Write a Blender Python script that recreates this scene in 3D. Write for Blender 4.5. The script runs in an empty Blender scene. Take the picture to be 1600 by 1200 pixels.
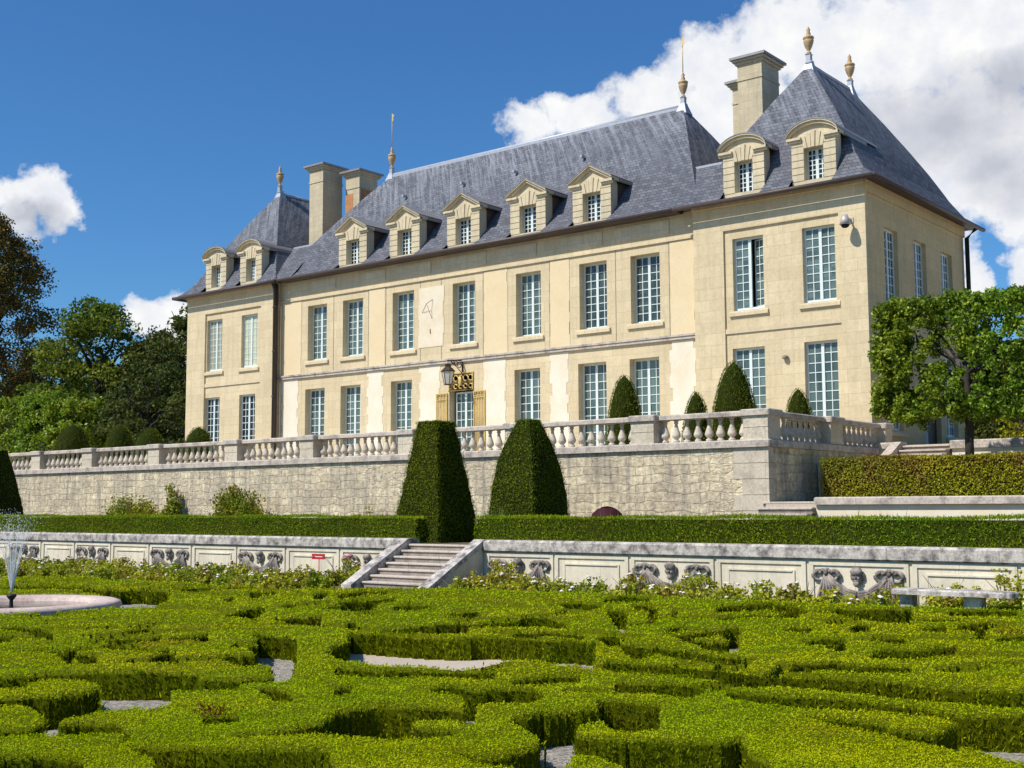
import bpy, math, random
import numpy as np
from mathutils import Matrix, Vector
R_ = random.Random(7)
RNG = np.random.default_rng(11)
scene = bpy.context.scene
COL = scene.collection
rad = math.radians
GAPS = [[(-26.66,16.74),(-25.6,16.57),(-25.25,16.82),(-25.04,17.17),(-24.52,17.33),(-24.06,17.39),(-21.69,15.68),(-20.7,14.63),(-20.66,14.18),(-20.85,13.9),(-24.77,16.03),(-26.13,16.41)],[(-29.15,16.11),(-28.79,16.75),(-27.5,17.26),(-26.39,16.57),(-27.45,15.97),(-28.09,15.52)],[(-25.01,18.25),(-24.46,19.0),(-23.91,19.76),(-23.05,19.05),(-23.73,18.43),(-24.27,17.71)],[(-22.21,18.16),(-22.16,18.32),(-22.17,18.51),(-21.23,17.73),(-20.69,17.11),(-21.01,17.18)],[(-18.2,14.26),(-18.46,14.71),(-18.77,15.26),(-18.84,15.58),(-18.79,15.71),(-18.4,15.43),(-17.97,15.07),(-17.64,14.75),(-16.86,13.95),(-17.12,13.92),(-17.5,13.95),(-17.93,14.04)],[(-21.74,12.79),(-21.6,12.9),(-21.3,12.89),(-20.58,12.45),(-20.6,12.31),(-20.75,12.21)],[(-21.25,16.72),(-20.97,16.75),(-20.25,16.17),(-20.51,16.14)],[(-19.12,10.59),(-18.85,10.71),(-18.32,10.68),(-17.46,10.52),(-16.4,9.89),(-17.49,10.2),(-18.04,10.25),(-18.48,10.24)],[(-17.97,9.7),(-17.77,9.85),(-17.53,9.89),(-16.78,9.47),(-16.81,9.32),(-16.99,9.18)],[(-15.99,10.19),(-16.14,10.68),(-16.15,10.85),(-15.92,11.07),(-15.75,11.26),(-15.42,11.02),(-15.53,10.8),(-15.56,10.45),(-15.62,10.33),(-15.8,10.07)],[(-16.9,11.4),(-17.03,11.72),(-17.02,11.95),(-16.57,11.64),(-16.67,11.48),(-16.74,11.3)],[(-15.51,11.23),(-15.34,11.5),(-15.53,11.95),(-14.5,11.16),(-14.87,11.15),(-15.13,10.96)],[(-15.51,9.28),(-15.4,9.36),(-15.23,9.37),(-15.26,9.47),(-15.3,9.56),(-15.37,9.63),(-15.3,9.88),(-14.94,10.14),(-14.54,10.24),(-14.2,10.26),(-13.88,10.03),(-14.18,9.99),(-14.55,9.88),(-14.99,9.67),(-15.11,9.46),(-14.71,9.19),(-13.72,8.52),(-13.89,8.55),(-14.81,9.0),(-15.16,9.08)],[(-14.79,9.24),(-14.61,9.27),(-14.31,9.27),(-13.57,8.79),(-13.63,8.65),(-14.23,8.9)],[(-13.63,9.56),(-13.89,9.91),(-13.72,10.04),(-12.87,9.41),(-13.09,9.34),(-13.27,9.31)],[(-16.05,8.76),(-15.77,9.09),(-15.69,9.39),(-15.33,9.18),(-15.45,8.91),(-15.78,8.62)],[(-12.89,10.11),(-12.89,10.28),(-12.79,10.4),(-12.74,10.55),(-12.6,10.54),(-12.21,10.21),(-11.89,9.85),(-11.98,9.75),(-12.25,9.78),(-12.78,10.02)],[(-13.66,11.14),(-13.8,11.42),(-13.63,11.42),(-12.87,10.79),(-12.67,10.49),(-13.43,10.95)],[(-13.77,7.36),(-13.48,7.49),(-13.28,7.69),(-13.29,7.72),(-13.31,7.91),(-12.97,8.22),(-12.85,8.36),(-12.86,8.39),(-12.62,8.57),(-12.4,8.7),(-12.17,8.82),(-12.13,8.81),(-11.83,8.99),(-10.71,8.14),(-10.95,7.96),(-10.23,7.42),(-10.2,7.17),(-10.39,7.07),(-10.42,6.81),(-11.88,7.74),(-12.45,7.89),(-12.8,7.62),(-12.67,7.37),(-12.19,7.06),(-12.41,6.9),(-12.55,6.71)],[(-11.92,6.38),(-11.78,6.55),(-11.62,6.68),(-11.67,6.83),(-11.57,6.91),(-11.56,6.92),(-11.55,7.06),(-11.6,7.09),(-11.61,7.15),(-11.61,7.36),(-11.71,7.57),(-11.77,7.67),(-10.45,6.82),(-10.41,6.74),(-10.38,6.59),(-10.4,6.41),(-10.23,6.26),(-9.69,5.93),(-9.74,5.84),(-10.42,6.23),(-11.06,6.48),(-11.24,6.46),(-11.4,6.34),(-11.58,6.2)],[(-10.4,5.58),(-10.24,5.7),(-10.04,5.85),(-10.26,6.14),(-10.32,6.2),(-10.24,6.26),(-10.08,6.17),(-10.05,6.35),(-9.88,6.43),(-9.65,6.5),(-9.36,6.37),(-9.25,6.32),(-8.93,6.1),(-8.88,6.05),(-9.24,6.23),(-9.37,6.1),(-9.48,5.99),(-9.59,5.88),(-9.6,5.88),(-9.66,5.81),(-9.69,5.8),(-9.76,5.69),(-9.88,5.5),(-10.0,5.36)],[(-8.42,6.71),(-8.45,6.88),(-8.43,6.99),(-8.29,6.95),(-8.21,6.88),(-8.23,6.83),(-8.26,6.72),(-8.32,6.64)],[(-9.16,4.86),(-9.02,5.04),(-8.83,5.26),(-8.47,5.39),(-7.69,4.9),(-7.92,4.72),(-8.14,4.55),(-8.31,4.42)],[(-8.67,5.95),(-8.51,6.03),(-8.45,6.03),(-8.08,6.23),(-7.81,6.48),(-7.46,6.67),(-7.26,6.7),(-7.08,6.61),(-6.35,5.93),(-6.39,5.9),(-6.5,5.82),(-6.76,5.62),(-7.02,5.42),(-7.29,5.21),(-8.15,5.78),(-8.5,5.83)],[(-9.46,7.23),(-9.37,7.31),(-9.2,7.44),(-8.92,7.22),(-9.05,7.06),(-9.08,6.94)],[(-11.49,8.74),(-11.25,8.76),(-11.06,8.9),(-11.08,8.97),(-11.1,9.2),(-11.02,9.43),(-10.71,9.16),(-10.81,8.96),(-10.73,8.68),(-10.43,8.39),(-10.6,8.26),(-10.73,8.16)],[(-23.91,19.76),(-23.52,20.03),(-23.75,20.64),(-23.67,21.09),(-23.42,21.5),(-22.32,20.49),(-22.38,19.94),(-22.56,19.6),(-22.67,19.31),(-22.96,18.98)],[(-22.29,18.43),(-21.9,18.7),(-21.21,18.11),(-21.58,17.84)],[(-21.0,19.01),(-20.97,19.16),(-20.93,19.38),(-20.27,18.77),(-19.48,17.8),(-19.58,17.73)],[(-20.38,19.13),(-20.5,19.69),(-20.48,20.17),(-20.36,20.45),(-19.89,19.99),(-20.01,19.71),(-19.28,18.52),(-19.39,18.21)],[(-18.57,17.53),(-18.61,17.87),(-18.4,18.35),(-18.42,18.44),(-18.3,18.81),(-17.67,18.17),(-17.65,17.67),(-16.65,16.6),(-16.93,16.26),(-17.24,16.27)],[(-16.95,17.42),(-16.86,17.73),(-16.44,17.78),(-15.92,17.22),(-15.98,16.81),(-16.28,16.73)],[(-17.91,16.49),(-17.95,16.94),(-17.24,16.27),(-17.48,16.09)],[(-19.03,16.42),(-19.01,16.69),(-18.24,16.01),(-18.41,15.89)],[(-16.6,14.15),(-16.4,14.44),(-16.05,14.7),(-15.08,13.81),(-15.67,13.8),(-16.41,13.98)],[(-15.19,14.5),(-15.07,14.59),(-14.27,13.81),(-14.42,13.77)],[(-16.33,15.61),(-16.1,15.86),(-15.94,15.9),(-15.7,15.66),(-15.7,15.46),(-15.97,15.26)],[(-14.02,14.06),(-14.0,14.5),(-13.86,14.95),(-13.58,15.5),(-13.36,15.42),(-13.38,15.47),(-13.28,15.83),(-13.09,16.22),(-13.07,16.41),(-12.37,15.53),(-12.42,15.39),(-12.83,15.29),(-13.08,15.11),(-12.34,14.24),(-12.42,14.17),(-12.85,13.86),(-13.4,13.88),(-13.91,13.94)],[(-15.03,16.76),(-15.01,17.21),(-14.9,17.51),(-14.07,16.53),(-14.24,16.32),(-14.7,16.39)],[(-13.91,13.29),(-13.7,13.29),(-13.33,13.33),(-12.81,13.37),(-12.33,13.44),(-11.98,13.56),(-11.84,13.75),(-11.62,13.96),(-11.36,14.07),(-10.92,14.07),(-10.65,14.19),(-10.41,14.32),(-10.07,14.31),(-8.44,11.98),(-8.81,12.12),(-9.06,12.07),(-9.45,12.17),(-9.65,11.96),(-9.67,11.61),(-9.63,11.18),(-9.76,11.05),(-10.08,10.99),(-10.52,10.98),(-10.78,10.78),(-11.13,10.81),(-11.3,10.79)],[(-14.67,12.14),(-14.61,12.18),(-14.4,12.19),(-14.34,12.18),(-14.24,12.17),(-14.05,12.22),(-13.85,12.18),(-13.57,11.98),(-12.37,10.93),(-11.07,9.74),(-10.71,9.33),(-10.71,9.16),(-11.27,9.58),(-11.78,9.98),(-11.91,9.94),(-12.53,10.38)],[(-12.41,11.47),(-12.82,12.02),(-12.94,12.31),(-13.02,12.44),(-11.29,10.79),(-11.38,10.83),(-11.72,10.99),(-12.23,11.31)],[(-11.01,10.32),(-10.72,10.36),(-10.4,10.51),(-9.71,10.85),(-9.22,11.13),(-8.81,10.63),(-9.3,10.39),(-9.91,10.01),(-10.36,10.01),(-10.53,9.88)],[(-10.35,8.6),(-10.33,8.69),(-10.25,8.75),(-9.84,8.63),(-9.39,8.24),(-9.49,8.1),(-9.93,8.35),(-10.2,8.47)],[(-9.84,9.13),(-9.78,9.17),(-9.73,9.36),(-9.2,8.84),(-9.25,8.67),(-9.73,9.04)],[(-8.94,9.74),(-8.92,9.97),(-8.68,9.93),(-8.64,9.9),(-8.59,9.86),(-8.5,9.93),(-8.48,9.94),(-8.37,10.1),(-8.26,10.23),(-8.02,10.29),(-7.85,10.21),(-7.62,9.91),(-7.43,9.54),(-7.6,9.41),(-7.72,9.32),(-7.77,9.1),(-7.14,8.34),(-7.21,8.27),(-7.72,8.85),(-8.25,9.43),(-8.58,9.59),(-8.75,9.52)],[(-8.34,6.92),(-8.27,7.21),(-8.32,7.62),(-8.6,8.07),(-8.6,8.27),(-8.54,8.52),(-8.37,8.57),(-8.26,8.61),(-8.25,8.62),(-8.17,8.68),(-7.93,8.86),(-7.66,8.78),(-7.31,8.38),(-7.48,8.37),(-7.65,8.13),(-7.34,7.68),(-7.15,7.45),(-7.22,7.39),(-7.37,7.36),(-7.57,7.28),(-7.69,7.21),(-7.82,7.16),(-8.03,7.0),(-8.24,6.83)],[(-7.42,7.76),(-7.32,7.88),(-7.11,7.95),(-7.04,8.05),(-6.97,7.97),(-6.94,7.76),(-7.05,7.59),(-7.19,7.52)],[(-6.55,7.33),(-6.41,7.36),(-6.24,7.34),(-6.16,7.39),(-6.16,7.63),(-6.16,7.71),(-6.18,7.95),(-6.31,8.24),(-7.07,9.23),(-6.97,9.48),(-6.95,9.49),(-6.9,9.56),(-6.84,9.81),(-6.85,9.87),(-6.39,9.2),(-6.42,9.21),(-6.45,8.93),(-6.12,8.34),(-5.52,7.51),(-5.28,6.89),(-5.28,6.89),(-5.39,6.93),(-5.55,6.94),(-5.76,7.13),(-5.85,7.03),(-5.97,7.02),(-6.25,7.17),(-6.49,7.26)],[(-7.18,8.9),(-7.1,8.98),(-7.13,9.18),(-7.11,9.29),(-6.12,7.99),(-6.41,8.25),(-6.72,8.49),(-6.87,8.51)],[(-14.71,21.2),(-14.69,21.94),(-14.16,22.15),(-13.53,21.17),(-13.9,20.75),(-14.23,20.51)],[(-14.81,19.54),(-14.53,20.0),(-13.99,19.88),(-13.66,19.63),(-13.36,19.2),(-13.39,19.04),(-13.72,18.89),(-14.52,19.16)],[(-13.28,20.05),(-13.14,20.39),(-12.8,19.92),(-12.57,19.85),(-12.45,19.72),(-11.71,18.55),(-11.01,17.38),(-11.12,17.29),(-12.53,19.43),(-12.87,19.42)],[(-13.0,18.88),(-12.8,18.93),(-12.5,18.72),(-12.33,18.51),(-11.8,17.71),(-10.54,15.77),(-10.83,16.01),(-12.33,17.91)],[(-11.57,18.65),(-12.1,19.74),(-12.34,20.25),(-11.61,19.03),(-11.23,18.31),(-11.32,18.25)],[(-11.86,20.83),(-11.94,21.4),(-11.7,21.92),(-11.45,22.09),(-10.91,21.75),(-10.54,21.54),(-9.84,20.1),(-10.1,20.12),(-10.71,20.66),(-10.86,20.33),(-11.12,19.93),(-11.32,19.87)],[(-10.71,18.8),(-10.67,19.39),(-10.34,19.95),(-10.05,20.03),(-9.62,19.18),(-9.93,19.14),(-10.33,18.78),(-10.56,18.54)],[(-10.27,16.33),(-10.51,17.13),(-10.45,17.33),(-10.09,16.72),(-10.0,16.29),(-10.13,16.1)],[(-9.81,15.86),(-9.79,16.23),(-9.73,16.36),(-9.76,16.55),(-9.68,17.08),(-9.63,17.6),(-9.6,17.56),(-8.19,14.96),(-8.15,14.87),(-9.21,16.25),(-9.36,15.86),(-8.95,15.04),(-9.17,15.19),(-9.65,15.59)],[(-9.1,15.34),(-8.85,15.39),(-8.71,15.5),(-8.76,16.0),(-8.13,14.84),(-8.13,14.45),(-8.29,14.42),(-8.87,14.95)],[(-11.91,14.76),(-11.45,14.95),(-11.0,15.13),(-10.78,15.06),(-10.41,14.53),(-10.53,14.49),(-11.07,14.45),(-11.54,14.3)],[(-13.4,16.82),(-12.97,16.93),(-12.09,16.41),(-11.42,15.52),(-12.03,15.71),(-12.34,15.49)],[(-10.43,14.9),(-10.51,15.26),(-10.33,15.25),(-10.36,15.46),(-10.08,15.04),(-9.52,14.05),(-9.73,14.13),(-10.22,14.59)],[(-9.77,14.46),(-9.59,14.46),(-9.43,14.46),(-9.2,14.5),(-9.03,14.39),(-8.79,14.44),(-8.43,14.36),(-7.97,14.04),(-7.59,13.97),(-7.36,13.54),(-7.58,13.37),(-8.04,13.69),(-8.38,13.76),(-8.7,13.85),(-8.67,13.65),(-8.6,13.17),(-8.74,13.17),(-9.47,14.01)],[(-8.87,12.74),(-8.61,12.84),(-8.25,12.81),(-7.83,12.86),(-7.36,12.79),(-7.04,12.77),(-6.62,12.74),(-6.14,12.93),(-5.55,13.06),(-5.03,13.07),(-4.46,13.12),(-4.02,13.24),(-3.75,13.36),(-3.36,11.95),(-3.63,11.94),(-4.06,11.92),(-4.6,11.94),(-5.05,11.86),(-5.67,11.93),(-6.2,11.92),(-6.6,11.96),(-6.92,12.02),(-7.4,12.15),(-7.75,12.03),(-8.04,11.98),(-8.4,12.06)],[(-8.67,10.74),(-8.6,11.08),(-8.57,11.36),(-8.38,11.59),(-8.03,11.11),(-8.13,10.77),(-8.24,10.61),(-8.41,10.41)],[(-7.74,11.36),(-7.49,11.47),(-7.18,11.62),(-6.91,11.57),(-6.75,11.55),(-6.58,11.59),(-6.35,11.48),(-6.14,11.46),(-5.96,11.46),(-5.49,11.55),(-4.93,11.57),(-4.45,11.54),(-4.26,11.43),(-4.04,11.37),(-4.0,11.33),(-3.89,11.41),(-3.55,11.67),(-3.33,11.84),(-2.72,9.6),(-2.94,9.6),(-3.35,9.79),(-3.52,9.93),(-3.9,10.98),(-4.13,11.08),(-4.28,11.08),(-4.69,11.02),(-5.16,10.84),(-5.59,10.74),(-5.78,10.78),(-6.06,10.94),(-6.44,11.34),(-6.56,11.23),(-6.44,10.78),(-6.65,10.75),(-7.14,10.93),(-7.44,10.91)],[(-7.12,10.16),(-7.05,10.15),(-6.93,10.15),(-6.73,10.2),(-6.66,10.19),(-6.48,10.27),(-5.77,9.15),(-5.89,9.01),(-5.89,8.91),(-6.04,8.85),(-6.38,9.19),(-6.89,9.83)],[(-6.3,8.57),(-6.08,8.46),(-5.93,8.5),(-5.78,8.58),(-5.75,8.61),(-5.27,8.88),(-5.1,8.96),(-5.05,9.18),(-5.08,9.28),(-4.7,8.69),(-4.61,8.58),(-4.46,8.45),(-4.28,8.32),(-3.95,7.67),(-4.03,7.61),(-4.12,7.66),(-4.14,7.65),(-4.18,7.62),(-4.19,7.6),(-4.29,7.53),(-4.42,7.43),(-4.78,7.15),(-5.13,7.62),(-5.44,7.8),(-5.62,7.82),(-5.71,7.78)],[(-10.6,21.14),(-10.54,21.41),(-10.32,21.34),(-9.73,20.11),(-9.48,19.25),(-9.57,19.07)],[(-9.88,21.34),(-9.9,22.0),(-9.61,21.63),(-9.38,21.79),(-9.07,22.01),(-8.79,22.44),(-8.81,22.65),(-7.9,20.29),(-7.76,19.78),(-8.04,19.48),(-8.57,19.91),(-9.0,20.24),(-9.22,20.48),(-9.66,20.86)],[(-8.07,22.3),(-7.81,22.7),(-7.05,23.04),(-6.71,21.91),(-7.43,21.58),(-7.82,21.61)],[(-7.01,19.78),(-6.93,20.42),(-6.91,20.44),(-6.8,20.52),(-6.82,20.67),(-6.79,20.77),(-6.56,20.05),(-6.35,19.24),(-5.91,17.81),(-6.02,17.78),(-6.5,19.13),(-6.77,19.09)],[(-7.26,19.11),(-7.18,19.4),(-7.09,19.63),(-6.78,18.77),(-6.89,18.6),(-7.1,18.69)],[(-8.97,17.76),(-8.85,18.01),(-8.61,18.02),(-8.27,17.29),(-8.47,17.23),(-8.75,17.33)],[(-8.24,18.62),(-8.32,19.06),(-8.04,18.93),(-7.9,18.58),(-7.88,18.06),(-7.97,17.99)],[(-7.89,16.24),(-7.75,16.61),(-7.6,16.71),(-7.49,16.74),(-6.83,15.24),(-6.93,15.21),(-7.36,15.77),(-7.54,15.52)],[(-7.34,16.91),(-7.16,17.17),(-7.03,17.41),(-7.0,17.76),(-6.59,16.71),(-6.73,16.68),(-6.96,16.69),(-7.26,16.73)],[(-6.46,15.17),(-6.65,15.92),(-6.57,16.05),(-6.31,16.17),(-6.18,16.5),(-6.08,16.7),(-5.9,16.72),(-5.63,15.96),(-5.79,15.9),(-5.77,15.39),(-5.88,15.06),(-6.14,15.01),(-6.21,14.86),(-6.37,14.94)],[(-6.84,13.68),(-6.56,14.27),(-6.34,14.14),(-5.93,14.18),(-5.6,14.33),(-5.4,13.8),(-5.68,13.58),(-5.99,13.35),(-6.16,13.39),(-6.65,13.29)],[(-5.16,15.42),(-4.96,15.47),(-4.61,15.83),(-4.5,15.45),(-4.87,15.17),(-5.06,15.13)],[(-8.06,20.69),(-7.71,20.84),(-7.31,20.86),(-7.17,20.46),(-7.38,19.95),(-7.85,20.14)],[(-5.96,18.48),(-5.79,18.74),(-5.47,18.84),(-5.25,18.08),(-5.5,17.77),(-5.69,17.63)],[(-5.06,10.4),(-4.83,10.47),(-4.62,10.52),(-4.43,10.52),(-4.33,10.49),(-4.22,10.23),(-4.1,10.27),(-3.87,10.36),(-3.85,10.54),(-3.88,10.94),(-3.89,11.03),(-3.44,9.71),(-3.43,9.64),(-3.55,9.7),(-3.63,9.72),(-3.96,9.9),(-4.12,9.99),(-4.16,10.05),(-4.22,10.03),(-4.44,10.12),(-4.69,10.17),(-5.0,10.29)]]
HEDGE_SEEDS = [((-12.16, 7.33), 'low box hedge with a blunt rounded end jutting over the grey gravel and blackest shadow'),
((-10.56, 6.12), 'short box hedge stub tucked below the blunt-ended hedge, beside the blackest shadow'),
((-8.96, 5.64), 'box hedge band with ragged dark side in the near corner on the fountain side'),
((-9.37, 7.25), 'broad box hedge with one small reddish withered patch in its side'),
((-11.29, 8.86), 'short low box hedge lobe whose shaded tip points at the curved gravel bend'),
((-13.65, 8.73), 'flat box hedge carpet with a dark Y-shaped notch cut in it'),
((-11.6, 10.5), 'box hedge hook curling round a dark triangular hollow where the sandy path ends'),
((-14.19, 13.23), 'long box hedge with a tall sunlit side standing behind the sandy path'),
((-9.57, 10.69), 'long thin box hedge strip edging the near side of the sandy path'),
((-9.51, 8.88), 'wide box hedge mass with a big black hollow under its curved front edge'),
((-6.92, 7.73), 'box hedge lobe with a rounded shaded end beside the deep gravel slot at the bottom'),
((-7.3, 9.52), 'box hedge lobe with a rounded snout just behind the deep gravel slot'),
((-5.72, 8.94), 'big square-ended foreground box hedge with a long tall side and black end'),
((-5.56, 7.48), 'low box hedge tip poking up at the bottom before the big square-ended hedge'),
((-4.47, 9.09), 'broad sunlit box hedge slope filling the near corner on the bench side'),
((-4.07, 10.59), 'box hedge tongue with a shaded rounded end beside the grey gravel strip'),
((-4.29, 11.81), 'long straight box hedge with the tallest plain side above the grey gravel strip'),
((-5.55, 13.72), 'long box hedge band running behind the hedge with the tallest plain side'),
((-9.08, 15.84), 'small box hedge islet lying inside a dark-edged almond-shaped hollow'),
((-10.41, 13.31), 'box hedge band that carries on the line of the sandy path'),
((-8.92, 13.08), 'box hedge band forking beside the almond-shaped hollow'),
((-8.12, 17.69), 'clipped box hedge scrolls in front of the carved panel next to the bench'),
((-6.3, 19.04), 'box hedge scroll with a brown bare patch in front of the stone bench'),
((-6.62, 14.39), 'gently curving box hedge carpet midway between the bench and the gravel strip'),
((-28.64, 19.78), 'thin flat box hedge carpet behind the round fountain basin'),
((-19.34, 12.22), 'flat box hedge carpet in front of the round fountain basin'),
((-20.18, 17.19), 'box hedge carpet between the fountain basin and the stone stairs'),
((-18.44, 19.58), 'box hedge carpet at the foot of the stone stairs'),
((-15.11, 20.8), 'box hedge carpet below the white and pink roses past the stairs'),
((-8.47, 23.5), 'box hedge strip running right under the front of the stone bench')]
SAND = [(-14.76, 13.49), (-14.13, 13.51), (-12.96, 13.63), (-11.65, 13.99), (-11.21, 14.33), (-10.2, 13.03), (-10.94, 12.23), (-12.26, 11.9), (-13.2, 12.08)]
BACK_EDGE = [(-39.33, 19.76), (-35.78, 19.76), (-28.93, 19.58), (-24.11, 19.93), (-21.5, 20.85), (-19.25, 22.42), (-17.93, 22.22), (-11.78, 22.74), (-9.24, 22.95), (-7.23, 24.01), (-6.18, 24.23)]
CLOUDS = [(37.9, 17.32, 1.82, 1.18), (35.63, 17.72, 2.26, 1.07), (32.45, 18.6, 2.53, 1.52), (29.45, 19.71, 2.79, 1.9), (25.9, 20.69, 3.42, 2.12), (23.04, 20.17, 5.21, 2.89), (18.89, 19.98, 5.69, 3.08), (28.32, 17.29, 6.29, 3.3), (22.62, 16.06, 6.19, 3.52), (18.0, 15.64, 3.85, 4.47), (15.99, 19.61, 3.03, 3.03), (17.57, 13.43, 2.82, 2.15), (20.23, 13.67, 4.21, 3.26), (16.31, 12.51, 1.52, 1.61), (18.25, 9.52, 0.68, 1.37), (16.29, 9.79, 1.01, 1.35), (60.48, 13.45, 1.85, 1.13), (59.23, 12.87, 1.2, 1.14), (60.71, 12.34, 1.44, 1.03), (62.66, 13.12, 2.05, 1.59), (55.1, 8.51, 1.25, 0.9), (53.86, 8.69, 1.12, 0.99), (52.6, 8.45, 1.7, 1.29), (54.25, 7.54, 1.11, 1.28), (52.28, 6.45, 1.7, 1.72)]
GREYS = [(19.04, 16.28, 4.92, 2.92), (17.0, 14.46, 3.05, 2.39), (23.16, 16.66, 3.04, 1.63), (60.05, 12.26, 2.39, 0.95), (16.33, 17.83, 2.79, 1.81)]
SKYMUL=(.555,.945,1.27)

# ------------------------------------------------------------------ object helpers
ROOTLOC = {}
def tag(o, label=None, cat=None, group=None, kind=None):
    if label: o['label'] = label
    if cat: o['category'] = cat
    if group: o['group'] = group
    if kind: o['kind'] = kind
    return o
def empty(name, loc, label=None, cat=None, group=None):
    o = bpy.data.objects.new(name, None); COL.objects.link(o)
    o.empty_display_size = .2
    o.location = loc; o['_w'] = list(loc)
    return tag(o, label, cat, group)
def wloc(o):
    return np.array(list(o['_w']), float) if o is not None and '_w' in o.keys() else np.zeros(3)

class MB:
    """collects faces in world coordinates and links them as one mesh object"""
    def __init__(s): s.v = []; s.f = []; s.m = []; s.leaf = None; s.leafm = None; s.sm = []
    def add(s, vs, fs, m=0, smooth=False):
        b = len(s.v); s.v.extend(vs)
        for f in fs: s.f.append([b+i for i in f]); s.m.append(m); s.sm.append(smooth)
    def quad(s, a, b, c, d, m=0): s.add([a,b,c,d], [(0,1,2,3)], m)
    def box(s, x0,x1,y0,y1,z0,z1, m=0):
        x0,x1 = min(x0,x1),max(x0,x1); y0,y1 = min(y0,y1),max(y0,y1); z0,z1=min(z0,z1),max(z0,z1)
        s.add([(x0,y0,z0),(x1,y0,z0),(x1,y1,z0),(x0,y1,z0),(x0,y0,z1),(x1,y0,z1),(x1,y1,z1),(x0,y1,z1)],
              [(0,3,2,1),(4,5,6,7),(0,1,5,4),(1,2,6,5),(2,3,7,6),(3,0,4,7)], m)
    def bevbox(s, x0,x1,y0,y1,z0,z1, b=.02, m=0):
        """box with chamfered edges on top and sides"""
        vs=[];
        for z,i in ((z0,0),(z1-b,0),(z1,b)):
            for (x,y) in ((x0+b,y0),(x1-b,y0),(x1,y0+b),(x1,y1-b),(x1-b,y1),(x0+b,y1),(x0,y1-b),(x0,y0+b)):
                cx,cy=(x0+x1)/2,(y0+y1)/2
                vs.append((x-(i if x>cx else -i), y-(i if y>cy else -i), z))
        fs=[tuple(range(7,-1,-1)), tuple(range(16,24))]
        for r in (0,1):
            for k in range(8):
                a=r*8+k; c=r*8+(k+1)%8
                fs.append((a,c,c+8,a+8))
        s.add(vs,fs,m)
    def prism(s, poly, axis, a, b, m=0):
        """extrude a 2D polygon along an axis: axis 'y' poly=(x,z), axis 'x' poly=(y,z), axis 'z' poly=(x,y)"""
        def P(u,w,t): return {'y':(u,t,w),'x':(t,u,w),'z':(u,w,t)}[axis]
        n=len(poly)
        vs=[P(u,w,a) for u,w in poly]+[P(u,w,b) for u,w in poly]
        fs=[tuple(range(n)), tuple(range(2*n-1,n-1,-1))]
        for k in range(n): fs.append((k,(k+1)%n,n+(k+1)%n,n+k))
        s.add(vs,fs,m)
    def tube(s, pts, radii, n=6, m=0, smooth=True):
        pts=[Vector(p) for p in pts]
        if not hasattr(radii,'__len__'): radii=[radii]*len(pts)
        vs=[];fs=[]
        for i,p in enumerate(pts):
            d=(pts[min(i+1,len(pts)-1)]-pts[max(i-1,0)])
            if d.length<1e-6: d=Vector((0,0,1))
            d.normalize()
            a=d.cross(Vector((0,0,1)) if abs(d.z)<.9 else Vector((1,0,0))); a.normalize(); b=d.cross(a)
            for k in range(n):
                t=2*math.pi*k/n
                vs.append(tuple(p+(a*math.cos(t)+b*math.sin(t))*radii[i]))
        for i in range(len(pts)-1):
            for k in range(n):
                fs.append((i*n+k,i*n+(k+1)%n,(i+1)*n+(k+1)%n,(i+1)*n+k))
        fs.append(tuple(range(n-1,-1,-1))); fs.append(tuple(range((len(pts)-1)*n,len(pts)*n)))
        s.add(vs,fs,m,smooth)
    def lathe(s, prof, c, n=10, m=0, smooth=True, sq=0):
        """profile [(r,z)] about the vertical through c"""
        vs=[];fs=[]
        for r,z in prof:
            for k in range(n):
                t=2*math.pi*(k+.5)/n
                vs.append((c[0]+r*math.cos(t),c[1]+r*math.sin(t),c[2]+z))
        for i in range(len(prof)-1):
            for k in range(n):
                fs.append((i*n+k,i*n+(k+1)%n,(i+1)*n+(k+1)%n,(i+1)*n+k))
        fs.append(tuple(range(n-1,-1,-1))); fs.append(tuple(range((len(prof)-1)*n,len(prof)*n)))
        s.add(vs,fs,m,smooth)
    def ell(s, c, r, n=8, m=0, jit=0.0):
        vs=[];fs=[]; h=max(4,n*2//3)
        for i in range(h+1):
            ph=-math.pi/2+math.pi*i/h
            for k in range(n):
                t=2*math.pi*k/n; q=1+R_.uniform(-jit,jit)
                vs.append((c[0]+r[0]*q*math.cos(ph)*math.cos(t),c[1]+r[1]*q*math.cos(ph)*math.sin(t),c[2]+r[2]*q*math.sin(ph)))
        for i in range(h):
            for k in range(n):
                fs.append((i*n+k,i*n+(k+1)%n,(i+1)*n+(k+1)%n,(i+1)*n+k))
        s.add(vs,fs,m,True)
    def leaves(s, V, m=1):
        """V: (n,4,3) array of leaf quads"""
        V=np.asarray(V,float).reshape(-1,4,3)
        if s.leaf is None: s.leaf=V; s.leafm=np.full(len(V),m,int)
        else: s.leaf=np.concatenate([s.leaf,V]); s.leafm=np.concatenate([s.leafm,np.full(len(V),m,int)])
    def build(s, name, mats, parent=None, label=None, cat=None, group=None, kind=None):
        if not isinstance(mats,(list,tuple)): mats=[mats]
        off=wloc(parent)
        nb=len(s.v)
        V=np.array(s.v,float).reshape(-1,3)
        loops=[i for f in s.f for i in f]; tot=[len(f) for f in s.f]; mi=list(s.m); sm=list(s.sm)
        loops=np.array(loops,int); tot=np.array(tot,int); mi=np.array(mi,int); sm=np.array(sm,bool)
        if s.leaf is not None and len(s.leaf):
            L=s.leaf.reshape(-1,3); V=np.concatenate([V,L])
            loops=np.concatenate([loops,nb+np.arange(len(L))]); tot=np.concatenate([tot,np.full(len(s.leaf),4,int)])
            mi=np.concatenate([mi,s.leafm]); sm=np.concatenate([sm,np.zeros(len(s.leaf),bool)])
        V=V-off
        me=bpy.data.meshes.new(name)
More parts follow.
